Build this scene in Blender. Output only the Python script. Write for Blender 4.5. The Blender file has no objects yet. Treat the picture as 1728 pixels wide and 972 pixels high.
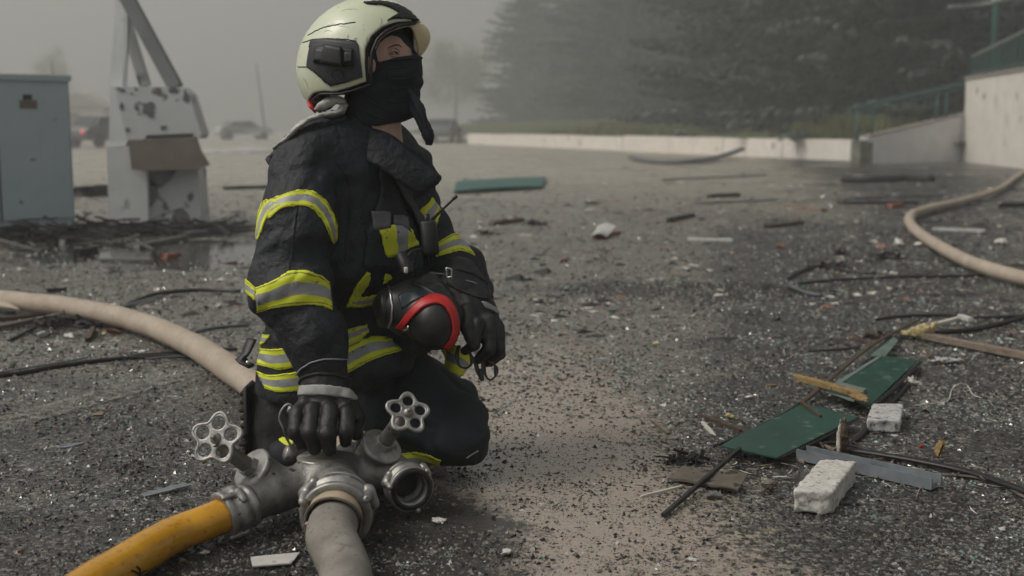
import bpy, math, random
import numpy as np
from mathutils import Vector, Matrix
R = math.radians
sc = bpy.context.scene
C = sc.collection
rng = np.random.default_rng(7)
random.seed(7)

# ------------------------------------------------------------------ camera
H_CAM, F_PX, PITCH = 0.90, 2000.0, math.atan(270/2000.0)
cam_d = bpy.data.cameras.new('camera'); cam = bpy.data.objects.new('camera', cam_d); C.objects.link(cam)
cam.location = (0, 0, H_CAM); cam.rotation_euler = (math.pi/2-PITCH, 0, 0)
cam_d.sensor_width = 36; cam_d.lens = F_PX/1728*36
cam_d.clip_start = 0.05; cam_d.clip_end = 2000
cam_d.dof.use_dof = True; cam_d.dof.focus_distance = 2.95; cam_d.dof.aperture_fstop = 3.2
sc.camera = cam

# ------------------------------------------------------------------ sky, sun, exposure
SUN_EL, SUN_AZ = 50.0, -108.0          # azimuth from +Y towards +X: high, from the far left
w = bpy.data.worlds.new("World"); sc.world = w; w.use_nodes = True
nt = w.node_tree; nt.nodes.clear()
sky = nt.nodes.new('ShaderNodeTexSky'); sky.sky_type = 'NISHITA'; sky.sun_disc = False
sky.sun_elevation = R(SUN_EL); sky.sun_rotation = R(SUN_AZ); sky.dust_density = 6; sky.air_density = 1.5
hs = nt.nodes.new('ShaderNodeHueSaturation'); hs.inputs['Saturation'].default_value = 0.12
tint = nt.nodes.new('ShaderNodeMix'); tint.data_type = 'RGBA'; tint.blend_type = 'MULTIPLY'
tint.inputs['Factor'].default_value = 1.0; tint.inputs[7].default_value = (0.985, 0.985, 0.95, 1)
bg = nt.nodes.new('ShaderNodeBackground'); bg.inputs['Strength'].default_value = 0.095
wo = nt.nodes.new('ShaderNodeOutputWorld')
nt.links.new(sky.outputs[0], hs.inputs['Color']); nt.links.new(hs.outputs[0], tint.inputs[6])
nt.links.new(tint.outputs[2], bg.inputs['Color']); nt.links.new(bg.outputs[0], wo.inputs['Surface'])
sl = bpy.data.lights.new('sun', 'SUN'); sl.energy = 1.6; sl.angle = R(20); sl.color = (1.0, 0.93, 0.85)
sun = bpy.data.objects.new('sun', sl); C.objects.link(sun)
sdir = Vector((math.sin(R(SUN_AZ))*math.cos(R(SUN_EL)), math.cos(R(SUN_AZ))*math.cos(R(SUN_EL)), math.sin(R(SUN_EL))))
sun.rotation_euler = sdir.to_track_quat('Z', 'Y').to_euler()
sc.view_settings.view_transform = 'Standard'; sc.view_settings.look = 'None'
sc.view_settings.exposure = -0.17; sc.view_settings.gamma = 1.0
sc.render.engine = 'CYCLES'
sc.cycles.use_denoising = True
sc.cycles.volume_bounces = 1; sc.cycles.max_bounces = 8; sc.cycles.diffuse_bounces = 3
sc.cycles.transparent_max_bounces = 12; sc.cycles.use_fast_gi = False
sc.cycles.caustics_reflective = False; sc.cycles.caustics_refractive = False

# ------------------------------------------------------------------ geometry library
CP, SP = math.cos(PITCH), math.sin(PITCH)
EYE = np.array([0, 0, H_CAM])
def ray(px, py):
    x = (px-864)/F_PX; y = -(py-486)/F_PX
    return np.array([x, CP+y*SP, -SP+y*CP])
def A(px, py, Y):                       # point at world distance Y seen at photo pixel px, py
    d = ray(px, py); return EYE + d*(Y/d[1])
def G(px, py, z=0.0):                   # point at height z seen at that pixel
    d = ray(px, py); return EYE + d*((z-H_CAM)/d[2])

def mesh_np(name, V, F, mats=(), fm=None, smooth=True):
    """V (n,3), F list of arrays (m,k) or one array; fast mesh build"""
    me = bpy.data.meshes.new(name)
    V = np.asarray(V, np.float32)
    if isinstance(F, np.ndarray): F = [F]
    F = [np.asarray(f, np.int32) for f in F if len(f)]
    me.vertices.add(len(V)); me.vertices.foreach_set('co', V.ravel())
    nl = sum(f.size for f in F); npoly = sum(len(f) for f in F)
    me.loops.add(nl); me.loops.foreach_set('vertex_index', np.concatenate([f.ravel() for f in F]))
    tot = np.concatenate([np.full(len(f), f.shape[1], np.int32) for f in F])
    st = np.concatenate([[0], np.cumsum(tot)[:-1]]).astype(np.int32)
    me.polygons.add(npoly); me.polygons.foreach_set('loop_start', st)
    try: me.polygons.foreach_set('loop_total', tot)
    except Exception: pass
    if fm is not None: me.polygons.foreach_set('material_index', np.asarray(fm, np.int32))
    me.polygons.foreach_set('use_smooth', np.full(npoly, bool(smooth)))
    for m in mats: me.materials.append(m)
    me.update(calc_edges=True); me.validate()
    return me

def tag(o, label=None, cat=None, group=None, kind=None):
    if label: o['label'] = label
    if cat: o['category'] = cat
    if group: o['group'] = group
    if kind: o['kind'] = kind
    return o
def empty(name, loc, label=None, cat=None, group=None):
    o = bpy.data.objects.new(name, None); C.objects.link(o); o.location = Vector(loc); o.empty_display_size = 0.1
    return tag(o, label, cat, group)
def base_of(o):
    p = np.zeros(3)
    while o is not None: p += np.array(o.location); o = o.parent
    return p
def put(name, V, F, mats, parent=None, loc=None, fm=None, smooth=True, **tg):
    """links a mesh whose vertices are given in world space; origin = parent's, or loc"""
    V = np.asarray(V, float)
    if not isinstance(mats, (list, tuple)): mats = [mats]
    if parent is not None: org = base_of(parent); rel = np.zeros(3)
    else:
        org = np.array(loc if loc is not None else [(V[:,0].min()+V[:,0].max())/2, (V[:,1].min()+V[:,1].max())/2, V[:,2].min()])
        rel = org
    o = bpy.data.objects.new(name, mesh_np(name, V-org, F, mats, fm, smooth)); C.objects.link(o)
    o.location = rel
    if parent is not None: o.parent = parent
    return tag(o, **tg)
def join(parts):                        # parts: list of (V, [F...]) -> one (V, [F])
    Vs, Fs, n = [], [], 0
    for V, F in parts:
        if isinstance(F, np.ndarray): F = [F]
        Vs.append(V); Fs += [f+n for f in F]; n += len(V)
    by = {}
    for f in Fs: by.setdefault(f.shape[1], []).append(f)
    return np.concatenate(Vs), [np.concatenate(v) for v in by.values()]
def unit(v): v = np.asarray(v, float); return v/np.linalg.norm(v)
def frame(d, up=(0, 0, 1)):
    d = unit(d); u = np.cross(up, d)
    if np.linalg.norm(u) < 1e-4: u = np.cross((1, 0, 0), d)
    u = unit(u); return u, np.cross(d, u), d        # side, up, along
def spline(pts, n):
    P = np.asarray(pts, float)
    if len(P) == 2: t = np.linspace(0, 1, n)[:, None]; return P[0]*(1-t)+P[1]*t
    Q = np.vstack([2*P[0]-P[1], P, 2*P[-1]-P[-2]])
    s = np.concatenate([[0], np.cumsum(np.linalg.norm(np.diff(P[:, :3], axis=0), axis=1))]); s /= s[-1]
    out = []
    for t in np.linspace(0, 1, n):
        i = min(np.searchsorted(s, t, 'right')-1, len(P)-2); u = (t-s[i])/max(s[i+1]-s[i], 1e-9)
        p0, p1, p2, p3 = Q[i], Q[i+1], Q[i+2], Q[i+3]
        out.append(0.5*((2*p1)+(-p0+p2)*u+(2*p0-5*p1+4*p2-p3)*u*u+(-p0+3*p1-3*p2+p3)*u**3))
    return np.array(out)
def tube(pts, r, seg=12, n=None, flat=1.0, caps=True, noise=0.0, profile=None):
    P = spline(pts, n) if n else np.asarray(pts, float)
    m = len(P); r = np.interp(np.linspace(0, 1, m), np.linspace(0, 1, len(np.atleast_1d(r))), np.atleast_1d(r))
    T = np.gradient(P, axis=0)
    a = np.linspace(0, 2*np.pi, seg, endpoint=False)
    V = []
    last = None
    for i in range(m):
        u, v, d = frame(T[i])
        if last is not None and np.dot(u, last) < 0: u, v = -u, -v
        last = u
        if profile is None: ca, sa = np.cos(a), np.sin(a)*flat
        else: ca, sa = np.array(profile)[:, 0], np.array(profile)[:, 1]
        ring = P[i]+r[i]*(ca[:, None]*u+sa[:, None]*v)
        V.append(ring)
    k = len(V[0]); V = np.concatenate(V)
    if noise: V = V+rng.normal(0, noise, V.shape)
    i, j = np.meshgrid(np.arange(m-1), np.arange(k), indexing='ij'); jn = (j+1) % k
    F = [np.stack([i*k+j, i*k+jn, (i+1)*k+jn, (i+1)*k+j], -1).reshape(-1, 4)]
    if caps:
        c0 = len(V); V = np.vstack([V, P[0], P[-1]])
        jj = np.arange(k)
        F.append(np.concatenate([np.stack([np.full(k, c0), (jj+1) % k, jj], 1),
                                 np.stack([np.full(k, c0+1), (m-1)*k+jj, (m-1)*k+(jj+1) % k], 1)]))
    return V, F
def box(c, s, rot=0.0, bev=0.0, M=None):
    x, y, z = np.array(s)/2.0
    if bev <= 0:
        V = np.array([[sx*x, sy*y, sz*z] for sz in (-1, 1) for sy in (-1, 1) for sx in (-1, 1)], float)
        F = np.array([[0, 2, 3, 1], [4, 5, 7, 6], [0, 1, 5, 4], [2, 6, 7, 3], [0, 4, 6, 2], [1, 3, 7, 5]])
        Fs = [F]
    else:
        b = min(bev, x*.9, y*.9, z*.9)
        ring = []
        pts = [(-x+b, -y), (x-b, -y), (x, -y+b), (x, y-b), (x-b, y), (-x+b, y), (-x, y-b), (-x, -y+b)]
        inn = [(px*(x-b)/x, py*(y-b)/y) for px, py in pts]
        V = np.array([(p[0], p[1], -z) for p in inn]+[(p[0], p[1], -z+b) for p in pts]+[(p[0], p[1], z-b) for p in pts]+[(p[0], p[1], z) for p in inn])
        Q = []
        for L in range(3):
            for j in range(8): Q.append([L*8+j, L*8+(j+1) % 8, L*8+8+(j+1) % 8, L*8+8+j])
        Fs = [np.array(Q), np.array([[7, 6, 5, 4, 3, 2, 1, 0], [24+j for j in range(8)]])]
    if M is not None: V = V@np.array(M).T
    c_, s_ = math.cos(rot), math.sin(rot)
    V = V@np.array([[c_, -s_, 0], [s_, c_, 0], [0, 0, 1]]).T+np.array(c)
    return V, Fs
def beam(p, q, wd, ht, bev=0.0, up=(0, 0, 1)):       # box from p to q (centre line)
    p, q = np.array(p, float), np.array(q, float)
    u, v, d = frame(q-p, up); M = np.stack([d, u, v], 1)
    return box((p+q)/2, (np.linalg.norm(q-p), wd, ht), M=M, bev=bev)
def prism(poly, h0, h1, axis=2):        # extruded polygon (list of xy) between two heights along axis
    P = np.array(poly, float); n = len(P)
    V = np.vstack([np.c_[P, np.full(n, h0)], np.c_[P, np.full(n, h1)]])
    if axis == 1: V = V[:, [0, 2, 1]]
    if axis == 0: V = V[:, [2, 0, 1]]
    j = np.arange(n)
    return V, [np.stack([j, (j+1) % n, (j+1) % n+n, j+n], 1), np.array([list(range(n-1, -1, -1)), list(range(n, 2*n))])]
def slabq(pts, th, z0=0.0):             # quad/polygon sheet through 3-D points with thickness th downwards
    P = np.array(pts, float); n = len(P)
    V = np.vstack([P, P-np.array([0, 0, th])]); j = np.arange(n)
    return V, [np.stack([j, j+n, (j+1) % n+n, (j+1) % n], 1), np.array([list(range(n)), list(range(2*n-1, n-1, -1))])]
def lathe(prof, c, axis, seg=32, close=True):        # prof: list of (along, radius)
    u, v, d = frame(axis); a = np.linspace(0, 2*np.pi, seg, endpoint=False)
    V = np.concatenate([np.array(c)+d*t+r*(np.cos(a)[:, None]*u+np.sin(a)[:, None]*v) for t, r in prof])
    m = len(prof); i, j = np.meshgrid(np.arange(m-1), np.arange(seg), indexing='ij'); jn = (j+1) % seg
    return V, [np.stack([i*seg+j, i*seg+jn, (i+1)*seg+jn, (i+1)*seg+j], -1).reshape(-1, 4)]

# ---- vectorised gradient noise
_perm = np.random.default_rng(3).permutation(256).astype(np.int64); _perm = np.concatenate([_perm]*3)
_grad = np.random.default_rng(4).normal(size=(256, 3)); _grad /= np.linalg.norm(_grad, axis=1)[:, None]
def perlin(P):
    P = np.asarray(P, float); I = np.floor(P).astype(np.int64); f = P-I; I &= 255
    u = f*f*f*(f*(f*6-15)+10); out = 0
    for dx in (0, 1):
        for dy in (0, 1):
            for dz in (0, 1):
                h = _perm[_perm[_perm[(I[:, 0]+dx) & 255]+((I[:, 1]+dy) & 255)]+((I[:, 2]+dz) & 255)]
                g = _grad[h]; d = f-np.array([dx, dy, dz])
                wgt = (u[:, 0] if dx else 1-u[:, 0])*(u[:, 1] if dy else 1-u[:, 1])*(u[:, 2] if dz else 1-u[:, 2])
                out = out+wgt*(g*d).sum(1)
    return out
def fbm(P, o=3): return sum(perlin(P*2**k+17*k)*0.5**k for k in range(o))

# ---- signed distance shapes
def sm(a, b, k):                        # smooth union
    h = np.clip(0.5+0.5*(b-a)/k, 0, 1); return b*(1-h)+a*h-k*h*(1-h)
def smax(a, b, k): return -sm(-a, -b, k)
def cap(P, a, b, r1, r2):
    a, b = np.array(a), np.array(b); ab = b-a; t = np.clip(((P-a)@ab)/(ab@ab), 0, 1)
    return np.linalg.norm(P-a-t[:, None]*ab, axis=1)-(r1+(r2-r1)*t)
def chain(P, pts, rs, k=0.03):
    d = None
    for i in range(len(pts)-1):
        e = cap(P, pts[i], pts[i+1], rs[i], rs[i+1]); d = e if d is None else sm(d, e, k)
    return d
def ecap(P, a, b, s1, s2, side):        # elliptic tapered capsule; s=(half width along side, half depth)
    a, b = np.array(a), np.array(b); ab = b-a; L = np.linalg.norm(ab); d = ab/L
    u = unit(np.array(side)-np.dot(side, d)*d); v = np.cross(d, u)
    t = np.clip(((P-a)@ab)/(ab@ab), 0, 1); q = P-a-t[:, None]*ab
    W = s1[0]+(s2[0]-s1[0])*t; D = s1[1]+(s2[1]-s1[1])*t; m = np.minimum(W, D)
    return (np.sqrt(((q@u)/W)**2+((q@v)/D)**2+((q@d)/m)**2)-1)*m
def ell(P, c, s, Mx=None):
    q = P-np.array(c)
    if Mx is not None: q = q@np.array(Mx)    # columns = local axes
    s = np.array(s); k0 = np.linalg.norm(q/s, axis=1); k1 = np.linalg.norm(q/(s*s), axis=1)+1e-9
    return k0*(k0-1)/k1
def cyl(P, a, b, r, rnd=0.003):
    a, b = np.array(a), np.array(b); ab = b-a; L = np.linalg.norm(ab); d = ab/L
    q = P-(a+b)/2; h = q@d; rr = np.linalg.norm(q-h[:, None]*d, axis=1)
    dx = rr-r+rnd; dy = np.abs(h)-L/2+rnd
    return np.minimum(np.maximum(dx, dy), 0)+np.hypot(np.maximum(dx, 0), np.maximum(dy, 0))-rnd
def rbox(P, c, s, Mx=None, rnd=0.005):
    q = P-np.array(c)
    if Mx is not None: q = q@np.array(Mx)
    q = np.abs(q)-np.array(s)+rnd
    return np.linalg.norm(np.maximum(q, 0), axis=1)+np.minimum(q.max(1), 0)-rnd
def poly2(X, Z, poly):                  # signed distance to a 2-D polygon
    poly = np.array(poly, float); n = len(poly); d = np.full(len(X), 1e9); s = np.ones(len(X))
    for i in range(n):
        a = poly[i]; b = poly[i-1]; e = b-a; wx, wz = X-a[0], Z-a[1]
        t = np.clip((wx*e[0]+wz*e[1])/(e@e), 0, 1); bx, bz = wx-e[0]*t, wz-e[1]*t
        d = np.minimum(d, bx*bx+bz*bz)
        c1, c2, c3 = Z >= a[1], Z < b[1], e[0]*wz > e[1]*wx
        flip = (c1 & c2 & c3) | (~c1 & ~c2 & ~c3); s = np.where(flip, -s, s)
    return s*np.sqrt(d)
def nets(f, lo, hi, h, slack=0.03):     # naive surface nets over a sparse grid
    lo, hi = np.array(lo, float), np.array(hi, float); B = 6
    nb = np.ceil((hi-lo)/(h*B)).astype(int); n = nb*B+1
    cb = np.stack(np.meshgrid(*[np.arange(k) for k in nb], indexing='ij'), -1).reshape(-1, 3)
    d = f(lo+(cb+0.5)*h*B)
    act = np.abs(d) < h*B*0.9*1.6+slack
    D = np.where(d.reshape(nb) > 0, 1.0, -1.0).astype(np.float32)
    D = np.repeat(np.repeat(np.repeat(D, B, 0), B, 1), B, 2)
    D = np.pad(D, ((0, 1),)*3, mode='edge')
    off = np.stack(np.meshgrid(*[np.arange(B+1)]*3, indexing='ij'), -1).reshape(-1, 3)
    idx = (cb[act][:, None, :]*B+off[None]).reshape(-1, 3)
    key = np.unique(np.ravel_multi_index(idx.T, n)); idx = np.stack(np.unravel_index(key, n), 1)
    vals = np.concatenate([f(lo+c*h) for c in np.array_split(idx, max(1, len(idx)//200000))])
    D.ravel()[key] = vals
    S = D < 0
    a = [slice(0, -1), slice(1, None)]
    cnt = sum(S[a[i], a[j], a[k]].astype(np.int8) for i in (0, 1) for j in (0, 1) for k in (0, 1))
    cells = np.argwhere((cnt > 0) & (cnt < 8))
    vid = np.full(np.array(D.shape)-1, -1, np.int32); vid[tuple(cells.T)] = np.arange(len(cells))
    cs = [(i, j, k) for i in (0, 1) for j in (0, 1) for k in (0, 1)]
    cv = {c: D[cells[:, 0]+c[0], cells[:, 1]+c[1], cells[:, 2]+c[2]] for c in cs}
    acc = np.zeros((len(cells), 3)); num = np.zeros(len(cells))
    for c in cs:
        for ax in range(3):
            if c[ax] == 0:
                e = list(c); e[ax] = 1; e = tuple(e); v0, v1 = cv[c], cv[e]
                m = (v0 < 0) != (v1 < 0); t = np.where(m, v0/np.where(m, v0-v1, 1), 0)
                p = np.tile(np.array(c, float), (len(cells), 1)); p[:, ax] = t
                acc[m] += p[m]; num[m] += 1
    V = lo+(cells+acc/num[:, None])*h
    F = []
    for ax in range(3):
        b, c = (ax+1) % 3, (ax+2) % 3
        s0 = [slice(None)]*3; s1 = [slice(None)]*3; s0[ax] = slice(0, -1); s1[ax] = slice(1, None)
        X = S[tuple(s0)] != S[tuple(s1)]; E = np.argwhere(X)
        E = E[(E[:, b] > 0) & (E[:, c] > 0) & (E[:, b] < D.shape[b]-1) & (E[:, c] < D.shape[c]-1)]
        def g(db, dc):
            q = E.copy(); q[:, b] -= db; q[:, c] -= dc; return vid[tuple(q.T)]
        Q = np.stack([g(0, 0), g(1, 0), g(1, 1), g(0, 1)], 1)
        inside = S[tuple(E.T)]
        Q[~inside] = Q[~inside][:, ::-1]
        F.append(Q[(Q >= 0).all(1)][:, ::-1] if False else Q[(Q >= 0).all(1)])
    return V, [np.concatenate(F)]
def grad(f, P, e=0.0015):
    g = np.stack([f(P+np.eye(3)[i]*e)-f(P-np.eye(3)[i]*e) for i in range(3)], 1)
    return g/(np.linalg.norm(g, axis=1)[:, None]+1e-9)
def onto(f, px, Yr, off, steps=90):     # rays through photo pixels -> points on the surface, lifted by off
    px = np.asarray(px, float); D = np.stack([ray(a, b) for a, b in px]); D /= D[:, 1:2]
    Ys = np.linspace(Yr[0], Yr[1], steps); P = EYE+D[:, None, :]*Ys[None, :, None]
    v = f(P.reshape(-1, 3)).reshape(len(px), steps)
    hit = v < 0.0; first = np.where(hit.any(1), hit.argmax(1), v.argmin(1))
    Q = P[np.arange(len(px)), first]
    for _ in range(7): Q = Q-grad(f, Q)*(f(Q)-off)[:, None]*0.8
    return Q
def lerp_poly(pts, n):
    P = np.array(pts, float); s = np.concatenate([[0], np.cumsum(np.linalg.norm(np.diff(P, axis=0), axis=1))])
    t = np.linspace(0, s[-1], n); return np.stack([np.interp(t, s, P[:, k]) for k in range(P.shape[1])], 1)
def decal(name, f, top, bot, Yr, off, mats, parent, n=24, m=7, bands=None, th=0.0025, smooth_path=True, cols=None, **tg):
    """a strip of cloth lying on surface f, between two edges given as photo pixels; has thickness"""
    T = spline(top, n) if smooth_path and len(top) > 2 else lerp_poly(top, n)
    Bt = spline(bot, n) if smooth_path and len(bot) > 2 else lerp_poly(bot, n)
    t = np.linspace(0, 1, m)
    px = (T[None]*(1-t[:, None, None])+Bt[None]*t[:, None, None]).reshape(-1, 2)
    Q = onto(f, px, Yr, off); Nn = grad(f, Q)
    return strip(name, Q.reshape(m, n, 3), Nn.reshape(m, n, 3), mats, parent, bands, th, cols, **tg)
def strip(name, Q, Nn, mats, parent, bands=None, th=0.0025, cols=None, **tg):
    m, n = Q.shape[:2]; K = m*n
    V = np.vstack([Q.reshape(-1, 3), (Q-Nn*th*2.2).reshape(-1, 3)])
    i, j = np.meshgrid(np.arange(m-1), np.arange(n-1), indexing='ij')
    f1 = np.stack([i*n+j, i*n+j+1, (i+1)*n+j+1, (i+1)*n+j], -1).reshape(-1, 4)
    # orientation
    e = np.cross(V[f1[:, 1]]-V[f1[:, 0]], V[f1[:, 3]]-V[f1[:, 0]]); s = (e*Nn.reshape(-1, 3)[f1[:, 0]]).sum(1).sum()
    if s < 0: f1 = f1[:, ::-1]
    f2 = f1[:, ::-1]+K
    bd = np.concatenate([np.arange(n), np.arange(1, m)*n+n-1, (m-1)*n+np.arange(n-2, -1, -1), np.arange(m-2, 0, -1)*n]); bn = np.roll(bd, -1)
    f3 = np.stack([bd, bn, bn+K, bd+K], 1)
    if s >= 0: f3 = f3[:, ::-1]
    row = i.reshape(-1); fm = np.zeros(len(f1), int)
    if bands is not None:
        tt = (row+0.5)/(m-1)
        for k, (a, b, mi) in enumerate(bands): fm[(tt >= a) & (tt < b)] = mi
    if cols is not None:
        tt = (j.reshape(-1)+.5)/(n-1)
        for k, (a, b, mi) in enumerate(cols): fm[(tt >= a) & (tt < b)] = mi
    fm = np.concatenate([fm, fm, np.zeros(len(f3), int)])
    return put(name, V, [np.concatenate([f1, f2, f3])], mats, parent, fm=fm, **tg)

# ------------------------------------------------------------------ materials
def M(name, c1, c2=None, scale=30, rough=0.7, metal=0.0, bump=0.0, bscale=120, bdist=0.002, rough2=None, lo=0.35, hi=0.65, spec=0.5, detail=6, coat=0.0,
      spots=None, sscale=60, sthr=0.62, stretch=None, sheen=0.0):
    m = bpy.data.materials.new(name); m.use_nodes = True; t = m.node_tree; b = t.nodes['Principled BSDF']
    b.inputs['Metallic'].default_value = metal; b.inputs['Roughness'].default_value = rough
    b.inputs['Specular IOR Level'].default_value = spec; b.inputs['Coat Weight'].default_value = coat
    if sheen: b.inputs['Sheen Weight'].default_value = sheen
    tc = t.nodes.new('ShaderNodeTexCoord'); mp = t.nodes.new('ShaderNodeMapping'); t.links.new(tc.outputs['Object'], mp.inputs[0])
    if stretch: mp.inputs['Scale'].default_value = stretch
    n = t.nodes.new('ShaderNodeTexNoise'); n.inputs['Scale'].default_value = scale; n.inputs['Detail'].default_value = detail; n.inputs['Roughness'].default_value = 0.62
    t.links.new(mp.outputs[0], n.inputs['Vector'])
    r = t.nodes.new('ShaderNodeValToRGB'); r.color_ramp.elements[0].position = lo; r.color_ramp.elements[1].position = hi
    c2 = c2 or c1
    r.color_ramp.elements[0].color = (*c1, 1); r.color_ramp.elements[1].color = (*c2, 1)
    t.links.new(n.outputs['Fac'], r.inputs[0]); col = r.outputs[0]
    if spots:
        n2 = t.nodes.new('ShaderNodeTexNoise'); n2.inputs['Scale'].default_value = sscale; n2.inputs['Detail'].default_value = 4
        t.links.new(tc.outputs['Object'], n2.inputs['Vector'])
        r2 = t.nodes.new('ShaderNodeValToRGB'); r2.color_ramp.elements[0].position = sthr; r2.color_ramp.elements[1].position = sthr+0.05
        r2.color_ramp.elements[0].color = (0, 0, 0, 1); r2.color_ramp.elements[1].color = (1, 1, 1, 1)
        t.links.new(n2.outputs['Fac'], r2.inputs[0])
        mx = t.nodes.new('ShaderNodeMix'); mx.data_type = 'RGBA'; mx.inputs[7].default_value = (*spots, 1)
        t.links.new(r2.outputs[0], mx.inputs[0]); t.links.new(col, mx.inputs[6]); col = mx.outputs[2]
    t.links.new(col, b.inputs['Base Color'])
    if rough2 is not None:
        mr = t.nodes.new('ShaderNodeMapRange'); mr.inputs['From Min'].default_value = 0.35; mr.inputs['From Max'].default_value = 0.65
        mr.inputs['To Min'].default_value = rough; mr.inputs['To Max'].default_value = rough2
        t.links.new(n.outputs['Fac'], mr.inputs[0]); t.links.new(mr.outputs[0], b.inputs['Roughness'])
    if bump:
        nb = t.nodes.new('ShaderNodeTexNoise'); nb.inputs['Scale'].default_value = bscale; nb.inputs['Detail'].default_value = 5
        t.links.new(mp.outputs[0], nb.inputs['Vector'])
        bp = t.nodes.new('ShaderNodeBump'); bp.inputs['Strength'].default_value = bump; bp.inputs['Distance'].default_value = bdist
        t.links.new(nb.outputs['Fac'], bp.inputs['Height']); t.links.new(bp.outputs[0], b.inputs['Normal'])
    return m
mat = {}
mat['cloth'] = M('navy_turnout_cloth', (.0035, .0048, .0085), (.019, .0225, .031), 6, .66, bump=1.0, bscale=26, bdist=.014, spots=(.05, .05, .046), sscale=150, sthr=.70)
mat['trouser'] = M('navy_trouser_cloth', (.005, .0065, .011), (.010, .013, .020), 7, .75, bump=.7, bscale=34, bdist=.006, spots=(.05, .05, .05), sscale=120, sthr=.74)
mat['knit'] = M('black_knit', (.008, .010, .015), (.017, .020, .028), 12, .8, bump=.6, bscale=420, bdist=.001)
mat['yellow'] = M('fluorescent_yellow_tape', (.62, .66, .02), (.74, .79, .05), 25, .6, bump=.4, bscale=500, bdist=.0008, spots=(.16, .16, .03), sscale=60, sthr=.66)
mat['silver'] = M('silver_reflective_tape', (.25, .26, .27), (.37, .38, .39), 18, .45, bump=.3, bscale=500, bdist=.0006, spots=(.12, .12, .11), sscale=50, sthr=.64)
mat['glove'] = M('black_glove_leather', (.006, .0065, .008), (.016, .016, .018), 30, .55, bump=.6, bscale=160, bdist=.002)
mat['cufftape'] = M('grey_cuff_tape', (.30, .30, .29), (.40, .40, .385), 22, .55, bump=.2, bscale=300, bdist=.001)
mat['helmet'] = M('luminous_helmet_paint', (.58, .62, .44), (.68, .71, .54), 9, .38, spots=(.30, .31, .22), sscale=60, sthr=.69, bump=.05, bscale=60, bdist=.001, coat=.2)
mat['black'] = M('black_plastic', (.006, .006, .008), (.013, .013, .015), 40, .5, bump=.2, bscale=200, bdist=.0006)
mat['plate'] = M('dark_helmet_plate', (.022, .022, .028), (.035, .035, .042), 30, .5)
mat['boot'] = M('black_boot_leather', (.004, .004, .005), (.009, .009, .011), 30, .75, bump=.6, bscale=60, bdist=.004)
mat['rubber'] = M('black_rubber', (.008, .008, .009), (.02, .02, .02), 40, .42, bump=.15, bscale=100, bdist=.001, spots=(.12, .12, .12), sscale=110, sthr=.74)
mat['red'] = M('red_rubber', (.42, .012, .014), (.5, .02, .02), 40, .45)
mat['alu_cloth'] = M('aluminised_cloth', (.30, .30, .28), (.52, .51, .48), 60, .55, metal=.15, bump=.8, bscale=70, bdist=.003)
mat['skin'] = M('skin', (.50, .30, .23), (.58, .37, .29), 30, .5, bump=.15, bscale=200, bdist=.0006)
mat['eye_white'] = M('eye_white', (.45, .42, .40), rough=.2)
mat['iris'] = M('iris', (.05, .035, .02), rough=.15)
mat['brow'] = M('eyebrow_hair', (.09, .05, .035), rough=.8)
mat['steel'] = M('buckle_steel', (.45, .45, .45), (.6, .6, .6), 60, .3, metal=1)
mat['cast'] = M('cast_aluminium', (.15, .145, .135), (.30, .29, .27), 26, .40, metal=.6, rough2=.65, bump=.6, bscale=140, bdist=.002, spots=(.06, .055, .05), sscale=28, sthr=.63)
mat['cast2'] = M('worn_cast_aluminium', (.22, .215, .205), (.42, .41, .39), 34, .34, metal=.65, rough2=.58, bump=.3, bscale=120, bdist=.0015, spots=(.10, .095, .09), sscale=45, sthr=.64)
mat['yellow_hose'] = M('wet_yellow_hose', (.52, .24, .008), (.62, .31, .014), 12, .25, bump=.5, bscale=40, bdist=.003, spots=(.44, .20, .012), sscale=60, sthr=.60, coat=.3)
mat['grey_hose'] = M('dirty_grey_hose', (.17, .155, .135), (.27, .25, .22), 10, .75, bump=.5, bscale=220, bdist=.002, spots=(.16, .145, .125), sscale=70, sthr=.58)
mat['tan_hose'] = M('tan_canvas_hose', (.37, .30, .235), (.46, .385, .31), 8, .7, bump=.4, bscale=240, bdist=.002, spots=(.33, .28, .215), sscale=40, sthr=.6)
mat['collar_tan'] = M('tan_binding', (.34, .27, .18), (.42, .34, .24), 20, .7, bump=.4, bscale=200, bdist=.002)
mat['wire'] = M('black_cable', (.008, .008, .009), (.02, .02, .02), 30, .4)
mat['greywire'] = M('grey_cable', (.07, .08, .09), (.12, .13, .14), 30, .5)
mat['wood'] = M('splintered_wood', (.14, .11, .08), (.25, .20, .15), 20, .75, bump=.8, bscale=60, bdist=.004, stretch=(1, 1, 1))
mat['ywood'] = M('yellow_stained_wood', (.20, .13, .045), (.32, .22, .09), 25, .7, bump=.8, bscale=80, bdist=.003, spots=(.12, .07, .03), sscale=30, sthr=.6)
mat['dwood'] = M('dark_wet_wood', (.045, .03, .02), (.10, .065, .045), 30, .6, bump=.8, bscale=80, bdist=.003)
mat['greenpanel'] = M('green_coated_panel', (.014, .058, .040), (.022, .078, .055), 9, .30, bump=.15, bscale=30, bdist=.002, spots=(.10, .15, .125), sscale=24, sthr=.61)
mat['teal'] = M('teal_paint', (.015, .09, .082), (.03, .125, .112), 6, .6, spots=(.1, .09, .07), sscale=8, sthr=.56)
mat['tealwhite'] = M('dusty_green_panel', (.12, .17, .15), (.17, .22, .20), 9, .4, bump=.1, bscale=30)
mat['conc'] = M('broken_white_concrete', (.50, .48, .44), (.62, .60, .55), 25, .9, bump=1.0, bscale=45, bdist=.006, spots=(.33, .32, .29), sscale=70, sthr=.57)
mat['concd'] = M('dirty_grey_concrete', (.36, .36, .35), (.55, .54, .52), 30, .9, bump=1.0, bscale=70, bdist=.006, spots=(.12, .11, .10), sscale=60, sthr=.58)
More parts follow.
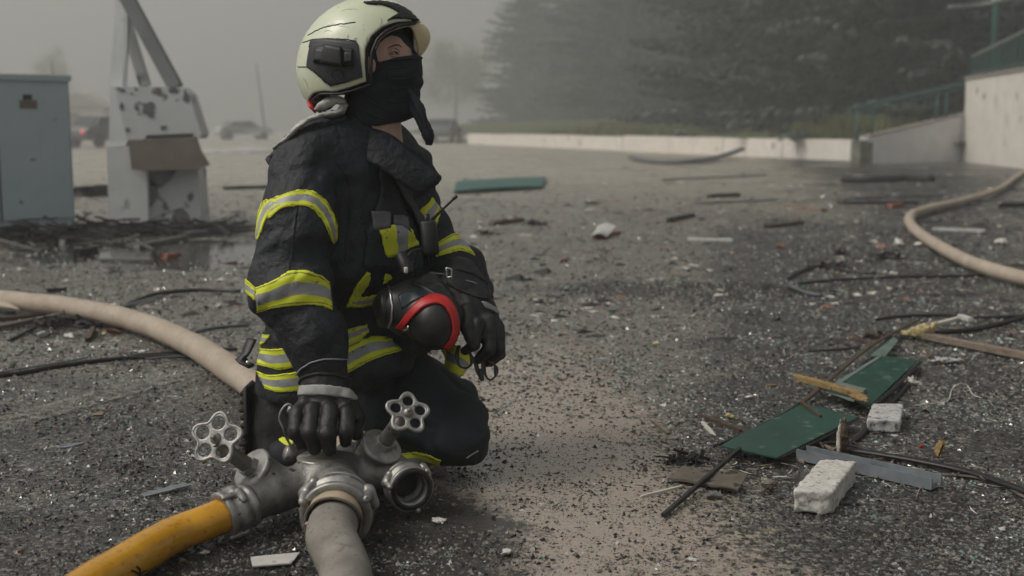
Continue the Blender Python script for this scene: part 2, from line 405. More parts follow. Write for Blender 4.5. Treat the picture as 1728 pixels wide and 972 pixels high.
mat['alu'] = M('aluminium_channel', (.16, .18, .20), (.26, .285, .31), 15, .40, metal=.25, rough2=.6)
mat['white'] = M('dirty_white_plastic', (.50, .49, .46), (.62, .61, .58), 30, .6, spots=(.3, .29, .26), sscale=30, sthr=.62)
mat['paper'] = M('pale_chip', (.52, .49, .42), (.60, .57, .50), 40, .8, bump=.3, bscale=80)
mat['foam'] = M('yellow_foam', (.40, .33, .16), (.55, .46, .25), 50, .9, bump=1, bscale=90, bdist=.006)
mat['brick'] = M('red_brick_chip', (.20, .085, .055), (.28, .13, .09), 50, .85, bump=.6, bscale=100)
mat['card'] = M('muddy_board', (.085, .07, .055), (.15, .125, .10), 14, .8, bump=.5, bscale=50, bdist=.004, spots=(.03, .025, .02), sscale=20, sthr=.6)
mat['dark'] = M('dark_debris', (.012, .012, .013), (.035, .032, .03), 25, .7, bump=.7, bscale=60, bdist=.005)
HAZE_K = 0.0058
# ------------------------------------------------------------------ ground
def ground_material():
    m = bpy.data.materials.new('littered_asphalt'); m.use_nodes = True; t = m.node_tree; b = t.nodes['Principled BSDF']; L = t.links.new
    tc = t.nodes.new('ShaderNodeTexCoord'); sp = t.nodes.new('ShaderNodeSeparateXYZ'); L(tc.outputs['Object'], sp.inputs[0])
    def math_(op, a, b_=None, c=None, clamp=False):
        n = t.nodes.new('ShaderNodeMath'); n.operation = op; n.use_clamp = clamp
        for i, v in enumerate([a, b_, c]):
            if v is None: continue
            if isinstance(v, (int, float)): n.inputs[i].default_value = v
            else: L(v, n.inputs[i])
        return n.outputs[0]
    def noise(s, d=5, r=.6, dist=0, v=None):
        n = t.nodes.new('ShaderNodeTexNoise'); n.inputs['Scale'].default_value = s; n.inputs['Detail'].default_value = d
        n.inputs['Roughness'].default_value = r; n.inputs['Distortion'].default_value = dist; L(v or tc.outputs['Object'], n.inputs['Vector']); return n.outputs['Fac']
    def step(v, a, b_):
        n = t.nodes.new('ShaderNodeMapRange'); n.interpolation_type = 'SMOOTHSTEP'
        n.inputs['From Min'].default_value = a; n.inputs['From Max'].default_value = b_; L(v, n.inputs[0]); return n.outputs[0]
    def mix(f, a, b_):
        n = t.nodes.new('ShaderNodeMix'); n.data_type = 'RGBA'
        if isinstance(f, (int, float)): n.inputs[0].default_value = f
        else: L(f, n.inputs[0])
        for k, v in ((6, a), (7, b_)):
            if isinstance(v, tuple): n.inputs[k].default_value = (*v, 1)
            else: L(v, n.inputs[k])
        return n.outputs[2]
    def mixf(f, a, b_):
        n = t.nodes.new('ShaderNodeMix'); n.data_type = 'FLOAT'; L(f, n.inputs[0])
        for k, v in ((2, a), (3, b_)):
            if isinstance(v, (int, float)): n.inputs[k].default_value = v
            else: L(v, n.inputs[k])
        return n.outputs[0]
    X, Y = sp.outputs[0], sp.outputs[1]
    wob = noise(1.3, 5, .65); wob2 = noise(9, 5, .7); wob3 = noise(45, 4, .7)
    def ellip(cx, cy, rx, ry, soft=.5, wamp=.9, w2=.5, w3=.5):
        dx = math_('DIVIDE', math_('SUBTRACT', X, cx), rx); dy = math_('DIVIDE', math_('SUBTRACT', Y, cy), ry)
        d = math_('SQRT', math_('ADD', math_('MULTIPLY', dx, dx), math_('MULTIPLY', dy, dy)))
        d = math_('ADD', d, math_('MULTIPLY', math_('SUBTRACT', wob, .5), wamp*2))
        d = math_('ADD', d, math_('MULTIPLY', math_('SUBTRACT', wob2, .5), w2*2)); d = math_('ADD', d, math_('MULTIPLY', math_('SUBTRACT', wob3, .5), w3*2))
        return math_('SUBTRACT', 1.0, step(d, 1-soft/2, 1+soft/2))
    grit = noise(170, 3, .7); grit2 = noise(60, 4, .7); big = noise(.45, 4, .6)
    vo = t.nodes.new('ShaderNodeTexVoronoi'); vo.inputs['Scale'].default_value = 95; L(tc.outputs['Object'], vo.inputs['Vector'])
    sepc = t.nodes.new('ShaderNodeSeparateColor'); L(vo.outputs['Color'], sepc.inputs[0])
    vo2 = t.nodes.new('ShaderNodeTexVoronoi'); vo2.inputs['Scale'].default_value = 48; L(tc.outputs['Object'], vo2.inputs['Vector'])
    sep2 = t.nodes.new('ShaderNodeSeparateColor'); L(vo2.outputs['Color'], sep2.inputs[0])
    asphalt = mix(step(grit, .38, .66), (.014, .014, .014), (.075, .073, .068))
    asphalt = mix(math_('MULTIPLY', step(sepc.outputs[0], .62, .98), .85), asphalt, (.21, .21, .195))
    asphalt = mix(math_('MULTIPLY', step(sepc.outputs[1], .80, .90), .9), asphalt, (.009, .009, .009))
    silt = mix(step(grit2, .35, .65), (.13, .121, .102), (.29, .268, .228))
    silt = mix(math_('MULTIPLY', step(sepc.outputs[2], .58, .76), .85), silt, (.055, .052, .046))
    silt = mix(math_('MULTIPLY', step(sepc.outputs[0], .80, .95), .8), silt, (.37, .36, .32))
    silt = mix(math_('MULTIPLY', step(sep2.outputs[1], .86, .92), .6), silt, (.04, .036, .032))
    # silt and a painted glancing reflection lighten the left and middle, thinning to the right
    side = math_('SUBTRACT', math_('MULTIPLY', X, 1.0), math_('MULTIPLY', Y, .17))
    sl_ = math_('SUBTRACT', 1.0, step(side, -.35, .75))
    sl_ = math_('MULTIPLY', sl_, math_('ADD', .45, math_('MULTIPLY', step(Y, 2.0, 5.5), .55)))
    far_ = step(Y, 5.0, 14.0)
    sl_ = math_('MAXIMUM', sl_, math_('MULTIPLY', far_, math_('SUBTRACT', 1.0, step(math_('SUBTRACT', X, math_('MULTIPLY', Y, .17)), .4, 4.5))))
    silt = mix(math_('MULTIPLY', step(Y, 8, 24), .75), silt, (.44, .40, .325))  # distant wet sheen painted into the silt colour, paler farther out
    silt_sheen_mask = step(math_('ADD', math_('ADD', math_('MULTIPLY', sl_, .62), math_('MULTIPLY', wob3, .55)), math_('MULTIPLY', math_('SUBTRACT', wob, .5), .9)), .62, .86)
    col = mix(silt_sheen_mask, asphalt, silt)
    pinkf = math_('MULTIPLY', step(wob2, .45, .7), .5)
    col = mix(pinkf, col, mix(.5, (.17, .125, .10), col))
    rgh = mixf(silt_sheen_mask, .34, .38)
    wetbig = step(big, .48, .60)
    rgh = math_('SUBTRACT', rgh, math_('MULTIPLY', wetbig, .16))
    # brown muddy water in front of the kneeling man
    mud = ellip(.12, 3.0, .36, 1.9, .5, .8, .7, 1.3)
    mud2 = ellip(.26, 1.9, .36, .6, .4, .6, .4, .8)
    mud = math_('MAXIMUM', mud, mud2)
    col = mix(mud, col, mix(step(grit2, .4, .8), (.33, .275, .225), (.41, .35, .29))); rgh = mixf(mud, rgh, .15)
    # dark wet grit around the manifold
    dw = ellip(-.36, 2.4, .40, .62, .3, .5, .5, .4)
    col = mix(math_('MULTIPLY', dw, .9), col, mix(step(grit, .4, .75), (.006, .006, .006), (.05, .052, .05))); rgh = mixf(dw, rgh, .38)
    # standing water
    pool = math_('MAXIMUM', ellip(-2.25, 8.5, 1.15, 1.0, .12, .55, .35, .15), ellip(.95, 6.6, .85, .38, .5, .6, .6, .6))
    pool = math_('MAXIMUM', pool, math_('MULTIPLY', ellip(-3.2, 9.2, 1.0, .6, .12, .5, .4, .1), 1.0))
    col = mix(pool, col, (.035, .032, .028)); rgh = mixf(pool, rgh, .06)
    flat = math_('MAXIMUM', pool, math_('MULTIPLY', mud, .85))
    L(col, b.inputs['Base Color']); L(rgh, b.inputs['Roughness'])
    rm = t.nodes.new('ShaderNodeMapping'); rm.inputs['Scale'].default_value = (14, 60, 1); L(tc.outputs['Object'], rm.inputs[0])
    rip = noise(1.0, 3, .5, 0, rm.outputs[0])
    hgt = math_('ADD', math_('MULTIPLY', grit, .5), math_('MULTIPLY', grit2, .9))
    hgt = math_('SUBTRACT', hgt, math_('MULTIPLY', vo.outputs['Distance'], .9)); hgt = math_('ADD', hgt, math_('MULTIPLY', rip, .5))
    bp = t.nodes.new('ShaderNodeBump'); bp.inputs['Distance'].default_value = .006; L(hgt, bp.inputs['Height'])
    L(math_('SUBTRACT', .75, math_('MULTIPLY', flat, .72)), bp.inputs['Strength']); L(bp.outputs[0], b.inputs['Normal'])
    return m
def ground_height(X, Y):                # gentle real relief near the camera
    return 0*X
gx = np.concatenate([np.linspace(-290, -8, 12), np.linspace(-7.5, 8.5, 80), np.linspace(10, 290, 12)])
gy = np.concatenate([[-290, -60, -10, 0], np.linspace(1, 14, 70), np.linspace(16, 290, 18)])
XX, YY = np.meshgrid(gx, gy, indexing='ij'); PP = np.stack([XX.ravel(), YY.ravel(), 0*XX.ravel()], 1)
fade = np.clip(1-np.abs(YY.ravel()-6)/9, 0, 1)
PP[:, 2] = fade*0.010*np.minimum(0, fbm(PP*0.9+5, 2))
i, j = np.meshgrid(np.arange(len(gx)-1), np.arange(len(gy)-1), indexing='ij'); n = len(gy)
GF = np.stack([i*n+j, (i+1)*n+j, (i+1)*n+j+1, i*n+j+1], -1).reshape(-1, 4)
put('ground', PP, [GF], ground_material(), loc=(0, 0, 0), kind='structure')

# worn painted line on the asphalt
def worn_paint():
    m = bpy.data.materials.new('worn_road_paint'); m.use_nodes = True; t = m.node_tree; b = t.nodes['Principled BSDF']
    tc = t.nodes.new('ShaderNodeTexCoord'); n = t.nodes.new('ShaderNodeTexNoise'); n.inputs['Scale'].default_value = 22; n.inputs['Detail'].default_value = 8; n.inputs['Roughness'].default_value = .8
    t.links.new(tc.outputs['Object'], n.inputs[0]); r = t.nodes.new('ShaderNodeValToRGB'); r.color_ramp.elements[0].position = .43; r.color_ramp.elements[1].position = .60
    t.links.new(n.outputs[0], r.inputs[0]); b.inputs['Base Color'].default_value = (.29, .28, .25, 1); b.inputs['Roughness'].default_value = .6
    mlt = t.nodes.new('ShaderNodeMath'); mlt.operation = 'MULTIPLY'; mlt.inputs[1].default_value = .7
    t.links.new(r.outputs[0], mlt.inputs[0]); t.links.new(mlt.outputs[0], b.inputs['Alpha']); return m
a1, a2 = G(-60, 735), G(345, 622); dd = unit(a2-a1); nn = np.array([-dd[1], dd[0], 0])*.075
P_ = lerp_poly([a1, a2], 20); zz = np.array([0, 0, .006])
Vp = np.vstack([P_+nn+zz, P_-nn+zz]); k = np.arange(19)
put('road_marking', Vp, [np.stack([k+20, k+21, k+1, k], 1)], worn_paint(), kind='structure')

# raised grass bank behind the low wall
WA, WB = np.array([9.35, 32.9]), np.array([-2.6, 69.5]); wd = (WB-WA)/np.linalg.norm(WB-WA); wn = np.array([wd[1], -wd[0]])  # wn points away from the yard
if wn[0] < 0: wn = -wn
grass_m = M('rough_grass', (.05, .075, .02), (.11, .12, .035), 3, .9, bump=1, bscale=20, bdist=.1)
ss = np.linspace(-9, 60, 70); uu = np.array([.13, 1.0, 2.2, 4, 8, 14, 40, 120]); hh = np.array([.50, .60, .75, 1.0, 1.3, 1.5, 1.8, 2.5])
S_, U_ = np.meshgrid(ss, uu, indexing='ij'); Hh = np.tile(hh, (70, 1))
U_ = U_+np.maximum(0, -.2-S_)*1.1
BP = np.stack([WA[0]+wd[0]*S_.ravel()+wn[0]*U_.ravel(), WA[1]+wd[1]*S_.ravel()+wn[1]*U_.ravel(), Hh.ravel()], 1)
BP[:, 2] += .10*fbm(BP*.8, 2)*(U_.ravel() > .5)
i, j = np.meshgrid(np.arange(69), np.arange(7), indexing='ij')
BF = np.stack([i*8+j, i*8+j+1, (i+1)*8+j+1, (i+1)*8+j], -1).reshape(-1, 4)
put('terrain', BP, [BF], grass_m, loc=(0, 0, 0), kind='structure')
# grass tufts
def tufts(cx, cy, rad, nb, hgt, z0):
    n = nb; x = cx+rng.normal(0, rad[0], n); y = cy+rng.normal(0, rad[1], n); a = rng.uniform(0, 6.28, n); h = hgt*rng.uniform(.5, 1.1, n); wdt = .03
    uu_ = (x-WA[0])*wn[0]+(y-WA[1])*wn[1]; k_ = uu_ > .32; x, y, a, h = x[k_], y[k_], a[k_], h[k_]; n = len(x)
    b0 = np.stack([x, y, np.full(n, z0)], 1); d = np.stack([np.cos(a), np.sin(a), 0*a], 1)*wdt; lean = np.stack([rng.normal(0, .25, n)*h, rng.normal(0, .25, n)*h, h], 1)
    V = np.stack([b0-d, b0+d, b0+lean], 1).reshape(-1, 3); return V, [np.arange(n*3).reshape(-1, 3)]
tuft_m = M('tall_yellow_grass', (.085, .105, .035), (.16, .165, .06), 2, .8)
gp = []
for s_, u_, nbl, hg in [(1.6, 1.0, 2600, .8), (2.9, .8, 2200, .6), (16, 1.2, 1200, .4), (20, 1.4, 2200, .6), (27, 1.4, 900, .4), (10, 1.0, 300, .3)]:
    c = WA+wd*s_+wn*u_; gp.append(tufts(c[0], c[1], (.6 if s_ < 8 else 1.4, .9 if s_ < 8 else 2.2), nbl, hg, .5))
V, F = join(gp); put('grass', V, F, tuft_m, kind='stuff', label='yellow green tall grass growing behind the low wall')

# ------------------------------------------------------------------ walls
plaster = M('white_plaster_warm_lit', (.66, .61, .55), (.77, .72, .66), 2.5, .85, bump=.4, bscale=12, bdist=.02, spots=(.34, .30, .25), sscale=2.2, sthr=.66, detail=9)  # white plaster with the warm tint of the sunlight painted in
plaster_sky = M('white_plaster_sky_lit', (.62, .62, .64), (.72, .72, .73), 2, .85, bump=.3, bscale=12, bdist=.02, spots=(.30, .30, .29), sscale=1.8, sthr=.66, detail=9)  # same white plaster, bluish sky-lit tint painted in
moss_m = M('mossy_plaster', (.09, .10, .06), (.22, .21, .17), 5, .9, bump=.8, bscale=12, bdist=.02)
coping_m = M('dark_stained_coping', (.16, .15, .13), (.34, .31, .27), 5, .9, bump=.6, bscale=20, bdist=.01)
def wall_box(p, q, th, z0, z1, z1b=None, nrm=None):
    """wall piece from p to q (front face on the line), th deep on the far side; top may slope"""
    p, q = np.array(p, float), np.array(q, float); z1b = z1 if z1b is None else z1b
    o = nrm*th
    V = np.array([[*p, z0], [*q, z0], [*(q+o), z0], [*(p+o), z0], [*p, z1], [*q, z1b], [*(q+o), z1b], [*(p+o), z1]])
    return V, [np.array([[3, 2, 1, 0], [4, 5, 6, 7], [0, 1, 5, 4], [1, 2, 6, 5], [2, 3, 7, 6], [3, 0, 4, 7]])]
lw = empty('low_wall', (*((WA+WB)/2), 0), 'long knee-high pale plaster wall running along the far edge of the yard below the spruces', 'wall')
Lw = np.linalg.norm(WB-WA); pos = 0.0; kk = 0
cuts = [0, 3.6, 7.4, 11.6, 15.8, 20.4, 25.6, 31.5, Lw]
for a, b_ in zip(cuts[:-1], cuts[1:]):
    p, q = WA+wd*(a+.02), WA+wd*(b_-.02); dz = rng.uniform(-.02, .02)
    V, F = wall_box(p, q, .26, -.2, .575+dz, .575+dz+rng.uniform(-.02, .02), wn); put('wall_panel', V, F, plaster, lw, smooth=False)
V, F = wall_box(WA+wd*.0+wn*.03, WB+wn*.03, .2, -.2, .53, None, wn); put('wall_core', V, F, moss_m, lw, smooth=False)
# ramp wall
RA, RB = G(1463, 277)[:2], np.array([12.95, 32.6]); rdir = unit(RB-RA); rn = np.array([-rdir[1], rdir[0]])
rw = empty('ramp_wall', (*RA, 0), 'white wedge-shaped wall under the green stair railing', 'wall')
V, F = wall_box(RA, RB, .25, -.2, .66, 1.38, rn); put('wall_panel', V, F, plaster_sky, rw, smooth=False)
V, F = wall_box(RA-rdir*.0-rn*.02, RB-rn*.02, .31, .66, .70, 1.42, rn)
V[:4, 2] = [.662, 1.382, 1.382, .662]; put('coping', V, F, coping_m, rw, smooth=False)
mo = empty('gate_pier', (*(WA+wd*-.25), 0), 'short mossy stub between the low wall and the ramp wall', 'pier')
V, F = wall_box(WA-wd*.1, RA-rdir*.06, .2, -.2, .52, .55, wn); put('pier_body', V, F, moss_m, mo, smooth=False)
V, F = wall_box(RA-rdir*.30-rn*.01, RA-rdir*.003-rn*.01, .27, -.2, .60, None, rn); put('pier_end', V, F, moss_m, mo, smooth=False)
# tall wall
TA = np.array([12.2, 32.3])*1.0; TA = G(1623, 273)[:2]; TB = G(1790, 291.5)[:2]; TC_ = G(1623, 273)[:2]; tdir = unit(TB-TA); tn = np.array([-tdir[1], tdir[0]])
if tn[0] < 0: tn = -tn
tw = empty('tall_wall', (*TA, 0), 'head-high white plaster wall at the right edge carrying the dark green balustrade', 'wall')
V, F = wall_box(TA, TB+tdir*4, .35, -.2, 2.18, 2.18, tn); put('wall_panel', V, F, plaster, tw, smooth=False)
V, F = wall_box(TA-tdir*.04-tn*.04, TB+tdir*4.04-tn*.04, .45, 2.182, 2.26, None, tn); put('coping', V, F, coping_m, tw, smooth=False)
# platform behind the tall wall
V, F = wall_box(TA+tn*.36, TB+tdir*4+tn*.36, 3.5, -.2, 2.15, None, tn); put('landing', V, F, coping_m, tw, smooth=False)
# stair railing on the ramp wall
rl = empty('stair_railing', (*RA, .7), 'teal green pipe railing climbing the ramp wall', 'railing')
def on_ramp(s, z): p = RA+rdir*s+rn*.12; return np.array([p[0], p[1], .68+(1.40-.68)*s/np.linalg.norm(RB-RA)+z])
Lr = np.linalg.norm(RB-RA)
V, F = tube([on_ramp(-.35, .78), on_ramp(Lr*.35, .80), on_ramp(Lr*1.02, .84)], .045, 10, 24); put('handrail', V, F, mat['teal'], rl)
V, F = tube([on_ramp(-.3, .64), on_ramp(Lr*1.02, .70)], .022, 8, 24); put('lower_rail', V, F, mat['teal'], rl)
for s_ in (-.28, .30, Lr*.58, Lr*.66, Lr*.99):
    b0 = on_ramp(s_, -.05); b0[2] = max(b0[2], .5) if s_ > 0 else .50
    V, F = tube([b0, on_ramp(s_, .80)], .032, 8, 2); put('post', V, F, mat['teal'], rl)
# balustrade on the tall wall (rises to the right)
bl = empty('balustrade', (*TA, 2.2), 'dark green barred balustrade with a sloping grey top rail on the tall wall', 'railing')
Lt = np.linalg.norm(TB-TA)+2.5
def on_tall(s, z): p = TA+tdir*s+tn*.15; return np.array([p[0], p[1], z])
z_at = lambda s: 2.78+.068*s
dteal = M('dark_teal_bars', (.012, .07, .065), (.02, .095, .088), 6, .55); grail = M('grey_green_rail', (.13, .15, .14), (.2, .22, .21), 6, .5)
V, F = tube([on_tall(-.1, z_at(-.1)), on_tall(Lt, z_at(Lt))], .045, 10, 20); put('top_rail', V, F, grail, bl)
V, F = tube([on_tall(0, 2.36), on_tall(Lt, 2.36)], .03, 8, 20); put('bottom_rail', V, F, dteal, bl)
for s_ in np.arange(0.05, Lt, .42):
    V, F = beam(on_tall(s_, 2.25 if abs(s_-.05) < .01 else 2.36), on_tall(s_, z_at(s_)-.02), .045, .045); put('baluster', V, F, dteal, bl, smooth=False)
po = empty('tall_post', on_tall(.9, 2.2)+np.array([*(tn*.3), 0]), 'tall teal post standing behind the balustrade and leaving the top of the frame', 'post')
b0 = on_tall(.9, 2.15)+np.array([*(tn*.3), 0]); V, F = tube([b0, b0+np.array([0, 0, 4.2])], .09, 10, 2); put('post_shaft', V, F, mat['teal'], po)
b1 = b0+np.array([0, 0, 1.95]); V, F = tube([b1+np.array([-1.2, .1, -.12]), b1, b1+np.array([1.0, -4, .35])], .05, 8, 20); put('cross_pipe', V, F, grail, po)
V, F = box(b1+np.array([-.05, -.09, .05]), (.22, .12, .14), bev=.03); put('lamp_box', V, F, mat['white'], po)

# ------------------------------------------------------------------ trees
needle = [M('spruce_needles_a', (.010, .016, .013), (.085, .105, .092), .9, .8, lo=.42, hi=.62), M('spruce_needles_b', (.012, .018, .016), (.095, .115, .105), .9, .8, lo=.42, hi=.62)]
bark = M('spruce_bark', (.03, .022, .017), (.07, .055, .045), 8, .9, bump=.8, bscale=20, bdist=.03)
def spruce_mesh(seed, Hh=18.0, Rb=3.6):
    r = np.random.default_rng(seed); V = []; n = 0
    nw = 46
    for k in range(nw):
        t = k/nw; z = .25+Hh*(t**1.05)*.97; Lb = Rb*(1-t)**.8*r.uniform(.8, 1.15)+.2
        nb = int(9-4*t)
        for q in range(nb):
            az = r.uniform(0, 2*np.pi); L_ = Lb*r.uniform(.6, 1.15); dr = r.uniform(.10, .34)
            m = max(4, int(L_/.17)); s = np.linspace(.15, 1, m)
            x = L_*s; zz = z-dr*L_*s**1.3+.16*L_*s**3+r.normal(0, .05)
            d = np.array([np.cos(az), np.sin(az)]); sd = np.array([-d[1], d[0]])
            for sgn in (-1, 1, 0):
                reps = 2
                for _ in range(reps):
                    ss_ = s+r.normal(0, .03, m); xx = L_*ss_
                    tl = (.16+.32*L_*(1-ss_*.75)*.5)*r.uniform(.5, 1.3, m)
                    fw = r.uniform(.35, .9, m); hang = r.uniform(.15, .75, m)
                    base = np.stack([d[0]*xx, d[1]*xx, zz+r.normal(0, .03, m)], 1)
                    side = sgn*np.ones(m) if sgn else r.normal(0, .5, m)
                    dirv = np.stack([d[0]*fw+sd[0]*side, d[1]*fw+sd[1]*side, -hang], 1); dirv /= np.linalg.norm(dirv, axis=1)[:, None]
                    tip = base+dirv*tl[:, None]
                    wv = np.cross(dirv, r.normal(size=(m, 3))); wv /= np.linalg.norm(wv, axis=1)[:, None]; wv *= (tl*.16+.02)[:, None]
                    mid = base*.45+tip*.55
                    V.append(np.stack([base, mid+wv, tip, mid-wv], 1).reshape(-1, 3))
    V = np.concatenate(V); F = [np.arange(len(V)).reshape(-1, 4)]
    return V, F
protos = []
for k in range(3):
    V, F = spruce_mesh(20+k, 18+2*k, 4.3+.2*k)
    protos.append((mesh_np('spruce_crown', V, F, [needle[k % 2]], smooth=False), mesh_np('spruce_trunk', *tube([(0, 0, -.5), (.05, .03, 6), (0, 0, 17)], [.26, .19, .04], 10, 12), [bark])))
def plant(x, y, z, s, rz, k, label, group, cat='tree', nm='spruce_tree'):
    t = empty(nm, (x, y, z), label, cat, group); t.rotation_euler = (0, 0, rz); t.scale = (s, s, s*rng.uniform(.92, 1.08))
    for q, pn in ((0, 'crown'), (1, 'trunk')):
        o = bpy.data.objects.new(pn, protos[k][q]); C.objects.link(o); o.parent = t
    return t
front = [(-4.2, 5.0, 'dark spruce standing behind the balustrade at the right edge, nearest of all the trees'),
         (-.6, 4.6, 'dark spruce rising behind the top of the ramp wall'),
         (2.6, 4.2, 'dark spruce behind the joint of ramp wall and low wall'),
         (6.0, 4.6, 'spruce over the first tall grass tuft left of the stair railing'),
         (9.6, 4.4, 'dim spruce behind the low wall, second to the left of the railing foot'),
         (13.6, 4.8, 'greying spruce about a third of the way along the low wall'),
         (18.0, 4.4, 'greying spruce over the long dark curved strip in the yard'),
         (23.2, 4.6, 'smoke-veiled spruce near the middle of the low wall'),
         (29.0, 4.6, 'pale smoke-veiled spruce near the broken far stretch of the low wall'),
         (35.0, 4.6, 'pale smoke-veiled spruce next to the left end of the row'),
         (32.0, 3.2, 'pale smoke-veiled spruce squeezed between two others near the left end of the row'),
         (26.0, 3.2, 'smoke-veiled spruce filling the gap left of the middle of the low wall'),
         (38.0, 3.0, 'second spruce from the left end of the row, very pale'),
         (41.0, 3.4, 'palest front spruce, its left edge standing out against the smoke')]
for k, (s_, u_, lab) in enumerate(front):
    p = WA+wd*s_+wn*(u_+(2.6 if s_ < 1 else 1.0)+rng.uniform(-.3, .3)); far__ = 1+.75*min(1, max(0, (s_-15)/14)); p = p*far__; plant(p[0], p[1], .6, rng.uniform(.9, 1.1)*(1+.45*(far__-1)), rng.uniform(0, 6.28), k % 3, lab, 'spruces in the row behind the low wall')
for k, s_ in enumerate([-9, -5, -1, 3, 7, 11, 15, 19, 22, 25, 28, 31, 34, 37, 40]):
    p = WA+wd*s_+wn*(9.5+rng.uniform(-1, 1)); far__ = 1+.75*min(1, max(0, (s_-15)/14)); p = p*far__; plant(p[0], p[1], .9, rng.uniform(1.05, 1.3)*(1+.5*(far__-1)), rng.uniform(0, 6.28), (k+1) % 3, 'dark spruce of the second row, seen only through gaps between the front spruces', 'spruces of the second row')
for k, s_ in enumerate([-4, 1, 6, 11, 16, 20, 24, 28, 32, 35]):
    p = (WA+wd*s_+wn*(14+rng.uniform(-1, 1)))*(1+.8*min(1, max(0, (s_-15)/14))); plant(p[0], p[1], 1.2, rng.uniform(1.3, 1.6), rng.uniform(0, 6.28), k % 3, 'dark spruce of the third row filling the background', 'spruces of the third row')
# hazy leafy tree, far
def leafy(seed, Hh, Rr, n=9000):
    r = np.random.default_rng(seed); cl = r.normal(0, 1, (60, 3)); cl /= np.linalg.norm(cl, axis=1)[:, None]; cl *= r.uniform(.3, 1, (60, 1)); cl = cl*np.array([Rr, Rr, Hh*.42])+np.array([0, 0, Hh*.6])
    c = cl[r.integers(0, 60, n)]+r.normal(0, .5, (n, 3))*Rr*.28; a, b_ = r.normal(size=(n, 3)), r.normal(size=(n, 3)); a /= np.linalg.norm(a, axis=1)[:, None]; b_ /= np.linalg.norm(b_, axis=1)[:, None]
    s = .16; V = np.stack([c-a*s, c+b_*s*.5, c+a*s, c-b_*s*.5], 1).reshape(-1, 3); return V, [np.arange(len(V)).reshape(-1, 4)]
leafm = M('pale_leaves', (.09, .11, .03), (.16, .17, .06), 1, .8)
for (px, Yd, Hh, Rr, lab) in [(768, 150, 13, 5.0, 'hazy yellow-green leafy tree just right of the hanging scarf end'), (100, 175, 12, 3.4, 'faint leafy tree in the smoke above the grey cabinet')]:
    p = A(px, 300, Yd); t = empty('leafy_tree', (p[0], p[1], 0), lab, 'tree')
    V, F = leafy(int(px), Hh, Rr); V = V+np.array([p[0], p[1], 0]); put('crown', V, F, leafm, t, smooth=False)
    V, F = tube([(p[0], p[1], -.2), (p[0]+.2, p[1], Hh*.35), (p[0], p[1], Hh*.8)], [.22, .15, .04], 8, 8); put('trunk', V, F, bark, t)

# ------------------------------------------------------------------ grey street cabinet
cabm = M('blue_grey_cabinet_paint', (.38, .45, .49), (.43, .50, .53), 3, .5, spots=(.13, .15, .155), sscale=6, sthr=.66, bump=.05, bscale=10, detail=8)
cabd = M('cabinet_seam', (.07, .09, .10), rough=.6)
cb0 = G(128, 394)[:2]; cb1 = G(-30, 402)[:2]; cd = unit(cb1-cb0); cn = np.array([cd[1], -cd[0]]); cn = cn if cn[1] > 0 else -cn
zt = 1.29
cab = empty('street_cabinet', (*cb0, 0), 'blue-grey metal utility cabinet at the left edge with a brown label on its door', 'cabinet')
V, F = wall_box(cb0, cb0+cd*1.25, .5, .03, zt, None, cn); put('cabinet_body', V, F, cabm, cab, smooth=False)
V, F = wall_box(cb0-cd*.02-cn*.02, cb0+cd*1.27-cn*.02, .54, zt+.001, zt+.05, None, cn); put('cabinet_lid', V, F, cabm, cab, smooth=False)
V, F = wall_box(cb0+cd*.02-cn*.022, cb0+cd*.585-cn*.022, .02, .14, zt-.05, None, cn); put('door', V, F, cabm, cab, smooth=False)
V, F = wall_box(cb0+cd*.605-cn*.022, cb0+cd*1.2-cn*.022, .02, .14, zt-.05, None, cn); put('door', V, F, cabm, cab, smooth=False)
V, F = wall_box(cb0+cd*.585-cn*.008, cb0+cd*.605-cn*.008, .006, .10, zt-.05, None, cn); put('door_seam', V, F, cabd, cab, smooth=False)
V, F = wall_box(cb0+cd*.01-cn*.010, cb0+cd*1.2-cn*.010, .008, .05, .125, None, cn); put('kick_plate', V, F, cabm, cab, smooth=False)
labm = M('brown_label', (.13, .105, .09), (.18, .15, .13), 30, .6)
V, F = wall_box(cb0+cd*.27-cn*.027, cb0+cd*.41-cn*.027, .004, 1.06, 1.13, None, cn); put('label_plate', V, F, labm, cab, smooth=False)
V, F = wall_box(cb0+cd*.31-cn*.030, cb0+cd*.38-cn*.030, .007, 1.135, 1.175, None, cn); put('lock', V, F, mat['black'], cab, smooth=False)
V, F = wall_box(cb0-cd*.03-cn*.03, cb0+cd*1.28-cn*.03, .56, -.1, .03, None, cn); put('plinth', V, F, mat['card'], cab, smooth=False)

# ------------------------------------------------------------------ damaged white pylon base with three legs
pyl_w = M('chipped_white_paint', (.52, .53, .54), (.60, .61, .61), 2, .7, spots=(.13, .13, .13), sscale=5.5, sthr=.60, bump=.3, bscale=8, detail=5)
pyl_s = M('side_white_paint', (.60, .61, .62), (.68, .69, .69), 3, .7, spots=(.3, .3, .3), sscale=5, sthr=.68)
pyl_b = M('bent_brown_sheet', (.16, .135, .105), (.21, .18, .15), 3, .6, spots=(.1, .085, .07), sscale=5, sthr=.62)
YP = 11.05
py0 = A(262, 380, YP)
py = empty('damaged_pylon', (py0[0], py0[1]+.3, 0), 'white chipped block with three legs meeting overhead, bent brown sheet round its middle', 'pylon')
def ppoly(pts, Y0, Y1, name, m, lab=None):
    F0 = np.array([A(x, y, Y0) for x, y in pts]); B0 = F0+np.array([0, Y1-Y0, 0]); n_ = len(pts); j = np.arange(n_)
    V = np.vstack([F0, B0]); F = [np.stack([j, (j+1) % n_, (j+1) % n_+n_, j+n_], 1), np.array([list(range(n_-1, -1, -1)), list(range(n_, 2*n_))])]
    return put(name, V, F, m, py, smooth=False, label=lab)
